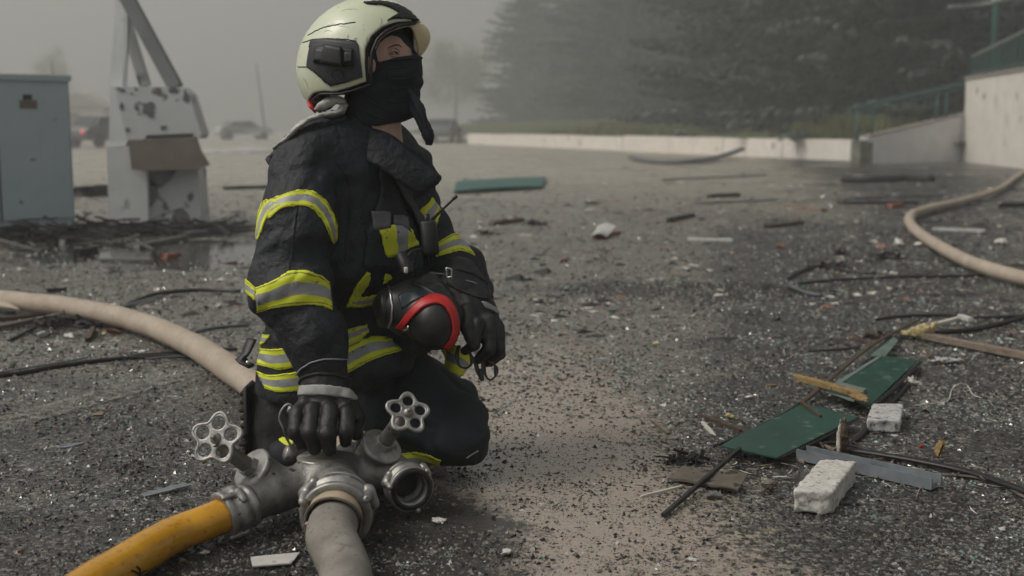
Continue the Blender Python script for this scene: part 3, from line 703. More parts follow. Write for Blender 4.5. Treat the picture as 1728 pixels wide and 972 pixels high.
ppoly([(180, 250), (221, 247), (224, 270), (248, 288), (250, 381), (184, 384)], YP-.02, YP+.75, 'left_slab', pyl_s)
ppoly([(252, 284), (334, 284), (340, 376), (252, 380)], YP+.06, YP+.36, 'right_slab', pyl_w)
for lab_, pts in (('cracked', [(248, 296), (266, 314), (264, 336), (252, 352), (249, 352)]), ('cracked', [(254, 284), (299, 284), (291, 300), (272, 316), (254, 314)]), ('cracked', [(286, 378), (292, 360), (306, 350), (318, 362), (322, 377)])):
    ppoly(pts, YP+.045, YP+.062, 'bare_patch', M('bare_render', (.15, .15, .15), (.20, .20, .20), 8, .9))
_br = M('bare_render_patch', (.10, .105, .11), (.17, .175, .18), 8, .9)
def blot(cx, cy, rx, ry, sd):
    r = np.random.default_rng(sd); n_ = 13; a = np.linspace(0, 2*np.pi, n_, endpoint=False)
    ppoly([(cx+rx*math.cos(t_)*q, cy+ry*math.sin(t_)*q) for t_, q in zip(a, r.uniform(.6, 1.25, n_))], YP-.066, YP-.058, 'bare_patch', _br)
for k_, a_ in enumerate([(251, 184, 13, 15), (292, 152, 9, 6), (313, 164, 6, 11), (276, 215, 6, 4), (206, 152, 5, 4), (229, 150, 3, 3), (232, 183, 3, 4), (205, 180, 3, 7), (215, 219, 4, 4), (267, 149, 5, 2), (222, 158, 2, 2)]): blot(*a_, k_+3)
sheet = ppoly([(216, 236), (330, 232), (336, 252), (352, 279), (330, 286), (240, 288), (222, 286)], YP-.12, YP-.06, 'bent_sheet', pyl_b)
ppoly([(192, 146), (306, 147), (318, 158), (340, 226), (336, 234), (214, 236)], YP-.06, YP+.22, 'upper_block', pyl_w)
ppoly([(186, 143), (196, 146), (216, 236), (212, 246), (183, 248)], YP+.04, YP+.66, 'side_slab', pyl_s)
ppoly([(247, 228), (325, 225), (325, 230), (247, 233)], YP-.075, YP-.058, 'gap', M('dark_gap', (.03, .03, .03)))
for pa, pb, w_, m_, dy in [((199, 148), (212, -30), .115, pyl_s, .12), ((297, 148), (206, -20), .12, M('grey_leg_paint', (.15, .155, .16), (.19, .195, .20), 5, .6), .05), ((246, 146), (207, 20), .085, pyl_w, .35), ((213, -30), (196, -60), .3, pyl_s, .2)]:
    V, F = beam(A(*pa, YP+dy), A(*pb, YP+dy*.6+.1), w_, .12, up=(0, 1, 0)); put('leg', V, F, m_, py, smooth=False)
V, F = beam(A(208, 150, YP+.1), A(214, -30, YP+.1), .05, .05, up=(0, 1, 0)); put('leg_brace', V, F, pyl_s, py, smooth=False)

# ------------------------------------------------------------------ far vehicles and things in the smoke
glassm = M('car_glass', (.03, .035, .04), rough=.12); tyrem = M('tyre', (.02, .02, .02), rough=.8)
def car(px, base_y, rz, paint, label, lamp=False):
    g = G(px, base_y); t = empty('parked_car', (g[0], g[1], 0), label, 'car')
    prof = [(-2.1, .35), (-2.15, .75), (-1.95, .98), (-1.55, 1.02), (-1.15, 1.42), (.35, 1.46), (1.0, 1.05), (1.95, .88), (2.15, .6), (2.1, .32)]
    def place(V): c, s = math.cos(rz), math.sin(rz); return V@np.array([[c, -s, 0], [s, c, 0], [0, 0, 1]]).T+np.array([g[0], g[1], 0])
    P = np.array(prof); secs = []
    for yy, ins in ((-.85, .06), (-.8, 0), (-.4, -.01), (.4, -.01), (.8, 0), (.85, .06)):
        tum = np.where(P[:, 1] > 1.1, .16*abs(yy)/.85, 0)
        secs.append(np.stack([P[:, 0]*(1-ins*.4), np.full(len(P), yy)*(1-tum*1.0), P[:, 1]-ins*.3], 1))
    V = np.concatenate(secs); m_, n_ = 6, len(P); i, j = np.meshgrid(np.arange(m_-1), np.arange(n_), indexing='ij'); jn = (j+1) % n_
    F = [np.stack([i*n_+j, i*n_+jn, (i+1)*n_+jn, (i+1)*n_+j], -1).reshape(-1, 4), np.array([list(range(n_)), list(range(6*n_-1, 5*n_-1, -1))])]
    put('body', place(V), F, paint, t)
    for pts, yv in (([(-1.45, 1.04), (-1.12, 1.36), (-.35, 1.39), (-.35, 1.04)], 1), ([(-.28, 1.04), (-.28, 1.39), (.3, 1.39), (.85, 1.04)], 1)):
        for s_ in (-1, 1):
            V, F = prism(pts, .76*s_, .865*s_, axis=1); V[:, 1] *= np.where(V[:, 2] > 1.2, .9, 1); put('window', place(V), F, glassm, t, smooth=False)
    for x0, x1, nm in ((.42, 1.0, 'windscreen'), (-1.22, -1.56, 'rear_window')):
        V = np.array([[x0, -.62, 1.43], [x0, .62, 1.43], [x1, .7, 1.06], [x1, -.7, 1.06]])+np.array([.02*np.sign(x1), 0, .02]); V2 = V-np.array([0, 0, .03])
        put(nm, place(np.vstack([V, V2])), [np.array([[0, 1, 2, 3], [7, 6, 5, 4], [0, 4, 5, 1], [1, 5, 6, 2], [2, 6, 7, 3], [3, 7, 4, 0]])], glassm, t, smooth=False)
    for x in (-1.35, 1.35):
        for s_ in (-1, 1):
            V, F = lathe([(-.1, .0), (-.1, .28), (-.07, .32), (.07, .32), (.1, .28), (.1, 0)], (x, .8*s_, .32), (0, 1, 0), 20); put('wheel', place(V), F, tyrem, t)
    if lamp:
        lm = bpy.data.materials.new('lit_tail_lamp'); lm.use_nodes = True; b = lm.node_tree.nodes['Principled BSDF']; b.inputs['Base Color'].default_value = (.5, .02, .01, 1)
        b.inputs['Emission Color'].default_value = (1, .08, .03, 1); b.inputs['Emission Strength'].default_value = 1.0
        V, F = box((-2.13, -.62, .72), (.08, .22, .15), bev=.03); put('tail_lamp', place(V), F, lm, t)
    return t
car(748, 240.5, R(82), M('dark_car_paint', (.10, .11, .125), rough=.3), 'dark car seen faintly through the smoke beyond the hanging scarf end')
car(412, 235.5, R(28), M('pale_car_paint', (.42, .43, .43), rough=.4), 'pale car almost lost in the smoke left of the helmet')
car(186, 248, R(60), M('grey_car_paint', (.10, .105, .11), rough=.4), 'dim grey car with a lit red tail lamp between the cabinet and the pylon', lamp=True)
def far_box(px, Yd, wdt, hgt, dpt, label, name, cat):
    p = A(px, 300, Yd); t = empty(name, (p[0], p[1], 0), label, cat)
    V, F = box((p[0], p[1], hgt/2), (wdt, dpt, hgt)); put('wall', V, F, M('kiosk_white', (.55, .54, .50), (.62, .61, .57), 2, .8), t, smooth=False)
    V, F = prism([(-wdt/2-.3, hgt), (0, hgt+1.0), (wdt/2+.3, hgt)], -dpt/2-.3, dpt/2+.3, axis=1); V = V+np.array([p[0], p[1], .01]); put('roof', V, F, M('kiosk_roof', (.35, .33, .31), rough=.8), t, smooth=False)
    V, F = box((p[0]-.5, p[1]-dpt/2-.02, 1.0), (.9, .04, 2.0)); put('door', V, F, M('kiosk_door', (.2, .2, .2), rough=.8), t, smooth=False)
far_box(152, 88, 3.6, 2.4, 3, 'small pale kiosk with a pitched roof, faint in the smoke right of the cabinet', 'kiosk', 'kiosk')
for px, Yd, h0, lean, lab in [(449, 95, 6.0, -.6, 'thin leaning pole fading into the smoke left of the helmet'), (96, 70, 4.8, -.05, 'thin upright pole above the street cabinet')]:
    p = G(px, 216+.9*2000/Yd); V, F = tube([(p[0], p[1], -.1), (p[0]+lean, p[1], h0)], [.07, .05], 8, 3)
    put('pole', V, F, M('dark_pole', (.06, .06, .06)), None, label=lab, cat='pole')

# low rubble and slush line in front of the far left vehicles
for px, y0, ln, hh_, m_, lab in [(395, 258, 3.2, .16, mat['concd'], 'low pale ridge of rubble below the smoke-veiled car'), (80, 250, 3, .35, mat['dark'], 'low dark heap behind the street cabinet')]:
    g = G(px, y0); V, F = nets(lambda P: sm(ell(P, g+np.array([0, 0, 0]), (ln/2, .5, hh_)), ell(P, g+np.array([ln*.2, .1, .02]), (ln/4, .3, hh_*1.4)), .1)+.08*fbm(P*3, 2), g-np.array([ln*.6, .7, .05]), g+np.array([ln*.6, .7, hh_*1.8]), .07)
    put('rubble_heap', V, F, m_, None, label=lab, cat='rubble')
# ================================================================== the kneeling firefighter
Rt = np.array([-.5, -.866, 0.])                       # direction of his right side
person = empty('person', (-.45, 3.1, 0), 'kneeling person in dark turnout gear and pale helmet, face half covered, looking up', 'person')
def folds(P, d, f_along, f_across, amp, seed=0.0, warp=.35):
    """cloth creases running across direction d"""
    d = unit(d); u, v, _ = frame(d); s = P@d; a = P@u; b = P@v
    Q = np.stack([s*f_along+warp*perlin(P*6+seed), a*f_across+seed, b*f_across-seed], 1)
    r_ = 1-2.6*np.abs(perlin(Q)); return 1.35*amp*np.sign(r_)*np.abs(r_)**1.25
# key points
K = dict(neck=A(622, 218, 3.05), chest=A(603, 300, 3.07), belly=A(592, 420, 3.08), waist=A(550, 540, 3.12), hem=A(531, 640, 3.14),
         rsh=A(519, 268, 2.95), rup=A(503, 375, 2.87), rel=A(488, 486, 2.83), rfo=A(532, 570, 2.79), rwr=A(548, 636, 2.77),
         lsh=A(690, 288, 3.22), lup=A(708, 372, 3.22), lel=A(778, 478, 3.16), lwr=A(792, 512, 3.0))
def torso_f(P):
    d = ecap(P, K['hem'], K['waist'], (.185, .175), (.180, .155), Rt)
    d = sm(d, ecap(P, K['waist'], K['belly'], (.180, .155), (.195, .165), Rt), .05)
    d = sm(d, ecap(P, K['belly'], K['chest'], (.195, .165), (.190, .145), Rt), .05)
    d = sm(d, chain(P, [K['rsh'], K['neck'], K['lsh']], [.085, .085, .08]), .07)
    d = sm(d, cap(P, A(560, 270, 3.12), A(600, 330, 3.14), .10, .12), .06)
    d = sm(d, cap(P, A(560, 590, 3.08), A(640, 615, 2.99), .14, .105), .05)            # skirt over the thigh
    d = sm(d, cap(P, A(660, 560, 3.10), A(735, 580, 3.14), .12, .095), .05)
    d = sm(d, cap(P, A(640, 400, 3.10), A(690, 545, 3.12), .115, .10), .05)
    zc_ = .165+np.maximum(0, P[:, 0]+.42)*.62
    d = np.maximum(d, (zc_-P[:, 2])*.75)                                               # hem line
    low = np.clip((.62-P[:, 2])/.25, 0, 1)
    fo = folds(P, (0.15, 0, 1), 12, 2.6, .016, 3)*(.45+.8*low)+folds(P, (.6, -.2, .7), 8, 2.0, .016, 9)+folds(P, (-.5, .1, .8), 15, 4, .007, 31)+folds(P, (.2, .1, 1), 24, 4, .006, 61)*low
    d = d+.001+.022*np.tanh(fo/.022)
    d = d+.005*perlin(P*16+3)
    # front opening groove, from collar to hem
    return d
def rsl_f(P):
    d = chain(P, [K['rsh'], K['rup'], K['rel'], K['rfo'], K['rwr']], [.088, .100, .106, .086, .068], .04)
    d = sm(d, cap(P, A(452, 470, 2.9), A(470, 505, 2.86), .055, .05), .04)
    ax = K['rel']-K['rsh']; ax2 = K['rwr']-K['rel']
    near = np.exp(-((P-K['rel'])**2).sum(1)/.030); near2 = np.exp(-((P-K['rfo'])**2).sum(1)/.012)
    fo = folds(P, ax+np.array([.12, 0, .05]), 9, 2.2, .014, 1)*(.7+.8*near)+folds(P, ax2, 14, 2.6, .012, 5)*(near+near2)+folds(P, (.8, 0, -.5), 16, 5, .007, 41)+folds(P, ax2+np.array([.1, 0, 0]), 26, 4.5, .006, 51)*(near2+.6*near)
    d = d-.003+.021*np.tanh(fo/.021)+.003*perlin(P*18)
    return np.maximum(d, -((P-K['rwr'])@unit(K['rel']-K['rwr']))-.015)
def lsl_f(P):
    d = chain(P, [K['lsh'], K['lup'], K['lel'], K['lwr']], [.080, .075, .088, .06], .035)
    d = d+folds(P, K['lel']-K['lsh'], 12, 3, .014, 7)+.004*perlin(P*18+2)
    return d
def jacket_f(P): return sm(sm(torso_f(P), rsl_f(P), .018), lsl_f(P), .02)
V, F = nets(jacket_f, (-.90, 2.62, .15), (.02, 3.46, 1.02), .0062)
jacket = put('jacket', V, F, mat['cloth'], person)

# ---- trousers
hipR, hipL = A(525, 660, 3.12), A(590, 625, 3.24)
kneR, kneL = A(778, 740, 2.96), A(752, 688, 3.20)
ankR, ankL = A(470, 742, 3.12), A(500, 712, 3.38)
shR = A(640, 785, 2.98)
def trou_f(P):
    d = sm(cap(P, hipR, kneR, .112, .098), cap(P, hipL, kneL, .13, .122), .05)
    d = sm(d, cap(P, A(662, 645, 3.08), A(764, 717, 3.03), .135, .106), .05)
    d = sm(d, ell(P, (hipR+hipL)/2+np.array([0, 0, .02]), (.13, .15, .11)), .04)
    d = sm(d, cap(P, kneR+np.array([-.01, -.01, -.035]), A(480, 765, 3.10), .060, .062), .014)
    d = sm(d, cap(P, kneR+np.array([-.035, -.03, -.005]), kneR+np.array([.005, -.01, -.03]), .086, .066), .03)
    d = sm(d, cap(P, kneL, ankL, .07, .06), .02)
    ax = kneR-hipR; nk = np.exp(-((P-kneR)**2).sum(1)/.03)
    d = d+folds(P, ax, 7, 2.2, .018, 2)+folds(P, (0.3, 0, 1), 14, 3.4, .012, 11)*nk+folds(P, (.5, -.3, .8), 13, 4, .007, 12)+.004*perlin(P*15)
    return smax(d, .006-P[:, 2], .012)
V, F = nets(trou_f, (-.95, 2.7, -.02), (.10, 3.62, .48), .0072)
put('trousers', V, F, mat['trouser'], person)

# ---- boots (sole upright, toes on the ground)
def boot(c, yoff, name='boot'):
    heel, toe = A(440, 672, 3.20+yoff), A(446, 752, 3.14+yoff)
    def f(P):
        d = chain(P, [heel+np.array([.02, 0, -.01]), (heel+toe)/2+np.array([.03, 0, 0]), toe+np.array([.03, 0, -.01])], [.058, .052, .05], .03)
        d = sm(d, cap(P, heel+np.array([.03, 0, -.02]), A(520, 720, 3.13+yoff), .06, .065), .03)
        d = np.maximum(d, -(P[:, 0]-(heel[0]-.030)))
        d = d+.004*perlin(P*22)
        return np.maximum(d, .004-P[:, 2])
    lo = np.minimum(heel, toe)-.12; hi = np.maximum(heel, toe)+np.array([.26, .14, .1]); lo[2] = 0
    V, F = nets(f, lo, hi, .0065); o = put(name, V, F, mat['boot'], person)
    parts = []
    m_ = 9
    for k in range(m_):
        t_ = k/(m_-1); p = heel*(1-t_)+toe*t_; hw = .046 if k not in (3, 4) else .036
        parts.append(box((heel[0]-.036+.004*t_, p[1], max(p[2]-.005+.03*(1-2*t_)*.9, .014)), (.022, hw*2, .013), bev=.003))
    V, F = join(parts); put('sole_tread', V, F, mat['boot'], o)
    V, F = box((heel[0]-.024, (heel[1]+toe[1])/2, (heel[2]+toe[2])/2+.004), (.016, .094, abs(heel[2]-toe[2])+.09), bev=.006); put('sole', V, F, mat['black'], o)
boot('R', 0); boot('L', .24)

# ---- reflective bands
mat['stitch'] = M('stitched_tape_edge', (.20, .22, .02), (.32, .34, .03), 200, .7)
YSY = [(0, .30, 0), (.05, .10, 2), (.30, .70, 1), (.70, 1.01, 0), (.90, .95, 2)]
YM = [mat['yellow'], mat['silver'], mat['stitch']]
B = lambda nm, f, top, bot, Yr, **k: decal(nm, f, top, bot, Yr, .0035, YM, person, bands=k.pop('bands', YSY), m=k.pop('m', 21), **k)
B('sleeve_band', rsl_f, [(447, 343), (475, 331), (505, 322), (530, 326), (552, 345), (566, 378), (567, 405)], [(455, 370), (478, 352), (502, 349), (524, 352), (541, 370), (553, 392), (561, 411)], (2.6, 3.15), n=44)
B('sleeve_band', rsl_f, [(452, 337), (444, 345), (437, 362), (433, 385), (431, 402)], [(476, 348), (462, 356), (452, 370), (444, 388), (437, 405)], (2.6, 3.2), n=26)
B('sleeve_band', rsl_f, [(434, 486), (462, 475), (489, 460), (515, 459), (540, 465), (554, 476)], [(435, 526), (460, 520), (488, 516), (515, 514), (545, 518), (559, 524)], (2.6, 3.1), n=44)
B('sleeve_band', rsl_f, [(413, 470), (422, 476), (433, 486)], [(415, 492), (423, 499), (432, 506)], (2.6, 3.2), n=14)
B('skirt_band', torso_f, [(422, 582), (440, 588), (470, 588), (510, 580), (545, 570), (590, 555), (618, 550)], [(434, 614), (455, 620), (480, 622), (520, 612), (560, 596), (600, 580), (623, 563)], (2.7, 3.5), n=50)
B('skirt_band', torso_f, [(434, 626), (455, 632), (480, 630), (530, 618), (580, 588), (620, 573), (655, 572)], [(450, 655), (470, 661), (500, 659), (540, 650), (592, 627), (635, 606), (677, 592)], (2.7, 3.5), n=50)
B('skirt_band', torso_f, [(423, 566), (436, 565), (448, 565), (460, 566)], [(428, 583), (438, 584), (442, 582), (446, 580)], (2.7, 3.6), n=12)
B('chest_band', torso_f, [(619, 458), (608, 470), (600, 482), (583, 517)], [(624, 460), (622, 474), (614, 488), (598, 512)], (2.7, 3.3), n=16, bands=[(0, .3, 0), (.3, .62, 0), (.62, 1.01, 0)])
B('chest_band', torso_f, [(598, 500), (615, 500), (636, 496)], [(590, 516), (610, 516), (633, 511)], (2.7, 3.3), n=16)
B('chest_band', torso_f, [(650, 461), (657, 463), (659, 468)], [(645, 478), (652, 475), (657, 470)], (2.7, 3.3), n=8, bands=[(0, 1.1, 0)])
B('far_sleeve_band', lsl_f, [(703, 366), (712, 352), (722, 342), (728, 333)], [(733, 386), (738, 372), (742, 360), (741, 352)], (3.0, 3.45), n=18, bands=[(0, .36, 0), (.36, .72, 1), (.72, 1.01, 0)])
B('far_sleeve_band', lsl_f, [(733, 413), (748, 404), (763, 396), (777, 394)], [(736, 434), (758, 428), (780, 424), (801, 432)], (3.0, 3.45), n=24)
_T, _B = spline([(738, 578), (760, 578), (781, 588), (793, 602)], 16), spline([(752, 606), (762, 624), (769, 632), (776, 630)], 16)
_Q = np.array([[A(*(_T[i]*(1-v)+_B[i]*v), 3.17+.02*math.sin(i*.5)) for i in range(16)] for v in np.linspace(0, 1, 13)])
_N = np.cross(np.gradient(_Q, axis=1), np.gradient(_Q, axis=0)); _N /= np.linalg.norm(_N, axis=-1)[..., None]
strip('front_hem_band', _Q, _N, YM, person, YSY, .006)
V, F = tube(onto(trou_f, [(786, 772), (797, 766), (806, 760)], (2.6, 3.3), .001), .0018, 6); put('knee_piping', V, F, mat['silver'], person)
B('shin_band', trou_f, [(590, 722), (620, 728), (670, 764), (705, 762), (745, 775)], [(592, 762), (625, 768), (670, 790), (708, 797), (734, 799)], (2.7, 3.4), n=36)
B('hem_band', trou_f, [(470, 733), (485, 742), (497, 746)], [(468, 741), (482, 751), (493, 756)], (2.7, 3.4), n=10, bands=[(0, 1.1, 0)])

# ---- chest pocket flaps, tapes, zip, straps
decal('pocket_flap', torso_f, [(636, 387), (660, 381), (683, 384), (698, 404)], [(648, 434), (662, 431), (680, 421), (698, 414)], (2.7, 3.3), .013, YM, person, n=32, m=9, th=.004, cols=[(.34, .64, 1)])
gt = mat['silver_patch'] = M('grey_tape_patch', (.085, .088, .09), (.13, .135, .14), 30, .6, bump=.3, bscale=300)
decal('name_tape', torso_f, [(622, 355), (636, 357), (651, 359)], [(627, 389), (640, 387), (653, 385)], (2.7, 3.3), .014, [gt], person, n=10, m=6)
decal('name_tape', torso_f, [(658, 364), (670, 364), (682, 370)], [(659, 382), (672, 383), (686, 392)], (2.7, 3.3), .014, [gt], person, n=10, m=6)
decal('storm_flap', torso_f, [(640, 285), (636, 340), (618, 400), (612, 450)], [(668, 285), (676, 340), (664, 400), (650, 450)], (2.7, 3.3), .008, [mat['cloth']], person, n=30, m=6, th=.004)
decal('shoulder_strap', torso_f, [(646, 280), (672, 330), (700, 380), (712, 420), (722, 468)], [(652, 278), (682, 330), (714, 380), (727, 420), (738, 468)], (2.7, 3.3), .014, [mat['black']], person, n=34, m=4, th=.003)
decal('pocket', torso_f, [(616, 388), (640, 385), (672, 420), (700, 420)], [(622, 450), (645, 455), (680, 458), (702, 455)], (2.7, 3.3), .008, [mat['cloth']], person, n=22, m=8, th=.006)
V, F = tube([onto(torso_f, [(x, y)], (2.7, 3.3), .004)[0] for x, y in [(655, 300), (652, 345), (640, 400), (631, 450)]], .0028, 6, 30); put('zip', V, F, mat['rubber'], person)
for f_, pts in ((torso_f, [(533, 232), (560, 262), (585, 300), (598, 350)]), (torso_f, [(590, 330), (588, 380), (582, 440)]), (rsl_f, [(505, 330), (498, 380), (492, 430), (488, 456)]), (rsl_f, [(520, 530), (545, 560), (560, 598)]), (torso_f, [(700, 300), (716, 330), (722, 360)])):
    V, F = tube(onto(f_, lerp_poly(pts, 30), (2.6, 3.3), .0006), .0016, 6); put('seam', V, F, mat['trouser'], person)
# hip strap end with buckle
V, F = tube([A(425, 572, 3.12), A(415, 595, 3.10), A(408, 608, 3.09), A(424, 618, 3.08)], .018, 8, 12, flat=.35); put('hip_strap', V, F, mat['black'], person)
V, F = lathe([(0, 0), (0, .006), (.003, .005), (.004, 0)], A(418, 612, 3.055), (0, -1, 0), 12); put('snap', V, F, mat['steel'], person)

# ---- collar
def ring_sheet(name, low, high, m, th=.005, n=46, parent=person, rows=9, bulge=.0, wr=.004):
    Lw_, Hi = spline(low, n), spline(high, n); t_ = np.linspace(0, 1, rows)[:, None, None]
    Q = Lw_[None]*(1-t_)+Hi[None]*t_; c = Q.reshape(-1, 3).mean(0)
    out = Q-c; out[..., 2] = 0; out /= np.linalg.norm(out, axis=-1)[..., None]+1e-6
    Q = Q+out*(np.sin(np.pi*t_)*bulge+wr*perlin((Q.reshape(-1, 3))*20).reshape(rows, n, 1))
    du = np.gradient(Q, axis=1); dv = np.gradient(Q, axis=0); N = np.cross(du, dv); N /= np.linalg.norm(N, axis=-1)[..., None]+1e-9
    return strip(name, Q, N, [m], parent, None, th)
ring_sheet('collar', [A(700, 262, 3.12), A(680, 240, 3.17), A(640, 226, 3.22), A(590, 220, 3.2), A(560, 228, 3.12), A(572, 240, 3.02), A(605, 262, 2.95), A(655, 292, 2.93), A(700, 325, 2.94), A(728, 318, 2.96)],
           [A(684, 232, 3.10), A(670, 220, 3.14), A(640, 208, 3.16), A(600, 200, 3.15), A(574, 206, 3.09), A(584, 206, 3.02), A(622, 214, 2.975), A(662, 228, 2.965), A(702, 262, 2.96), A(745, 297, 2.96)], mat['cloth'], bulge=.006)
ring_sheet('lapel', [A(650, 262, 2.99), A(672, 292, 2.955), A(700, 318, 2.95), A(722, 316, 2.96)], [A(690, 250, 3.02), A(707, 262, 3.0), A(730, 280, 2.99), A(746, 300, 2.99)], mat['cloth'], n=20, bulge=.01)
# silver lined neck cape over the back
cape = ring_sheet('neck_cape', [A(456, 264, 2.95), A(478, 248, 2.93), A(506, 226, 2.92), A(548, 208, 2.93), A(584, 196, 2.95)], [A(480, 246, 3.12), A(492, 232, 3.1), A(515, 214, 3.08), A(540, 198, 3.06), A(560, 185, 3.04)], mat['cloth'], n=26, bulge=.012, wr=.006)
V, F = tube([A(461, 251, 2.93), A(482, 236, 2.91), A(500, 217, 2.91), A(522, 201, 2.92), A(548, 193, 2.93), A(572, 189, 2.94), A(583, 176, 2.955)], [.005, .011, .014, .014, .011, .009, .005], 12, 34, flat=.55, noise=.001); put('cape_lining', V, F, mat['alu_cloth'], person)
V, F = tube([A(535, 186, 2.97), A(552, 174, 2.955), A(570, 168, 2.95), A(580, 176, 2.95), A(572, 190, 2.955), A(552, 194, 2.96), A(545, 186, 2.965)], [.010, .018, .016, .012, .013, .012, .005], 12, 36, flat=.75, noise=.0012); put('cape_roll', V, F, mat['alu_cloth'], person)
V, F = tube([A(470, 262, 3.0), A(458, 268, 2.97), A(466, 280, 2.96), A(480, 270, 2.95), A(505, 245, 2.94), A(545, 218, 2.94)], [.012, .016, .015, .016, .014, .008], 10, 30, flat=.6); put('cape_edge', V, F, mat['cloth'], person)

# ---- body: head, neck, trunk and limbs as one skin surface under the clothes
YH = 3.03
E_ = A(665, 88, YH)
EC = None
def body_f(P, socket=True):
    d = ell(P, A(622, 92, YH), (.098, .076, .098))
    d = sm(d, ell(P, A(658, 108, YH), (.062, .062, .082)), .03)          # face
    d = sm(d, cap(P, A(668, 80, YH-.028), A(668, 80, YH+.028), .026, .026), .02)   # brow
    d = sm(d, cap(P, A(684, 86, YH), A(700, 104, YH), .009, .014), .012)   # nose
    d = sm(d, cap(P, A(676, 107, YH-.034), A(672, 107, YH-.044), .016, .012), .02)   # near cheekbone
    d = sm(d, cap(P, A(676, 107, YH+.034), A(672, 107, YH+.044), .016, .012), .02)
    d = sm(d, cap(P, A(690, 132, YH), A(684, 150, YH), .022, .03), .02)  # mouth and chin
    for s_ in ((-1, 1) if socket else ()):
        d = smax(d, -ell(P, np.array([EC[0], YH+s_*(YH-EC[1]+.004), EC[2]]), (.014, .010, .010)), .006)
        d = sm(d, cap(P, A(652, 78, YH+s_*.046), A(672, 80, YH+s_*.036), .006, .006), .008)
        d = sm(d, ell(P, A(624, 108, YH+s_*.078), (.016, .008, .026)), .006)         # ears
    d = sm(d, cap(P, A(640, 150, YH), A(628, 245, YH+.02), .062, .062), .03)
    d = sm(d, chain(P, [A(628, 250, YH+.02), K['belly'], (K['waist']+K['hem'])/2+np.array([.06, 0, 0])], [.07, .07, .05]), .05)
    d = sm(d, chain(P, [K['neck'], K['rsh'], K['rel'], K['rwr']], [.05, .045, .04, .03], .03), .03)
    d = sm(d, chain(P, [K['neck'], K['lsh'], K['lel'], K['lwr']], [.045, .030, .030, .024], .03), .02)
    d = sm(d, chain(P, [hipR, kneR, (kneR+ankR)/2], [.045, .04, .028], .03), .03); d = sm(d, chain(P, [hipL, kneL, (kneL+ankL)/2], [.045, .04, .028], .03), .03)
    return d
EC = onto(lambda P: body_f(P, False), [(665, 88.5)], (2.85, 3.05), 0.0)[0]
V, F = nets(body_f, (-.95, 2.65, .02), (.12, 3.6, 1.28), .0068)
put('body', V, F, mat['skin'], person)
ew = ell; ec_ = A(674.5, 90, YH-.0385)
face0 = lambda P: body_f(P, False)
def on_face(pts, off, s_):
    Q = onto(face0, pts, (2.85, 3.05), off)
    if s_ > 0: Q[:, 1] = 2*YH-Q[:, 1]
    return Q
for s_ in (-1, 1):
    c = np.array([EC[0], YH+s_*(YH-EC[1]-.0105), EC[2]])
    V, F = nets(lambda P: np.linalg.norm(P-c, axis=1)-.0120, c-.02, c+.02, .0016); eb = put('eyeball', V, F, mat['eye_white'], person)
    g_ = unit(np.array([.62, s_*.72, .36])); V, F = lathe([(.0098, .0078), (.0115, .0066), (.0124, .003), (.0126, 0)], c, g_, 16); put('iris', V, F, mat['iris'], eb)
    V, F = tube(on_face([(657, 91), (660, 87.5), (665, 85.5), (670, 87), (672.5, 92)], .0012, s_), [.0012, .0030, .0034, .0030, .0012], 8, 18); put('eyelid', V, F, mat['skin'], person)
    V, F = tube(on_face([(657, 91.5), (660, 88.5), (665, 86.8), (669.5, 88.4), (672.5, 93)], .0022, s_), [.0005, .0014, .0017, .0014, .0006], 6, 18); put('eyelash', V, F, mat['brow'], person)
    V, F = tube(on_face([(657, 92), (662, 94.5), (668, 95), (673, 93)], .0008, s_), [.0010, .0022, .0022, .0010], 8, 14); put('lower_lid', V, F, mat['skin'], person)
    V, F = tube(on_face([(653, 83), (659, 79), (667, 76), (673, 76.5), (678, 80)], .0002, s_), [.0006, .0026, .0036, .0032, .0014], 7, 22, flat=.5); put('eyebrow', V, F, mat['brow'], person)

# ---- balaclava / neck tube
eyewin = [(644, 107), (640, 90), (646, 77), (655, 68), (665, 62.5), (677, 67), (688, 80), (698, 92), (700, 96), (690, 97), (668, 101), (650, 106)]
EW = np.array([A(x, y, YH)[[0, 2]] for x, y in eyewin])
hemp = np.array([A(x, y, YH)[[0, 2]] for x, y in [(560, 212), (600, 209), (640, 213), (680, 206), (720, 190), (720, 300), (500, 300), (500, 212)]])
def bala_f(P):
    d = ell(P, A(621, 92, YH), (.106, .084, .104))
    d = sm(d, ell(P, A(655, 112, YH), (.070, .070, .088)), .03)
    d = sm(d, cap(P, A(692, 107, YH), A(692, 132, YH), .031, .036), .03)
    d = sm(d, ell(P, A(672, 118, YH), (.066, .070, .06)), .02)
    d = sm(d, cap(P, A(690, 140, YH), A(680, 180, YH), .036, .042), .03)
    d = sm(d, cap(P, A(630, 150, YH), A(626, 215, YH+.01), .082, .080), .04)
    d = sm(d, cap(P, A(690, 168, YH-.01), A(704, 190, YH-.03), .03, .024), .03)
    d = sm(d, body_f(P, False)-.0055, .008)
    d = d+folds(P, (.5, 0, -.85), 17, 4, .0065, 4)*np.clip((1.12-P[:, 2])/.1, 0, 1)+folds(P, (0, 0, 1), 22, 4, .005, 8)
    d = smax(d, -poly2(P[:, 0], P[:, 2], EW), .004)
    d = smax(d, -poly2(P[:, 0], P[:, 2], hemp), .004)
    inner = body_f(P)-.002
    return np.maximum(d, -inner*1.0) if False else d
def bala_shell(P): return np.maximum(bala_f(P), -(bala_f(P)+.0)*0-1)
V, F = nets(bala_f, (-.62, 2.88, .82), (-.16, 3.2, 1.25), .0045)
put('balaclava', V, F, mat['knit'], person)
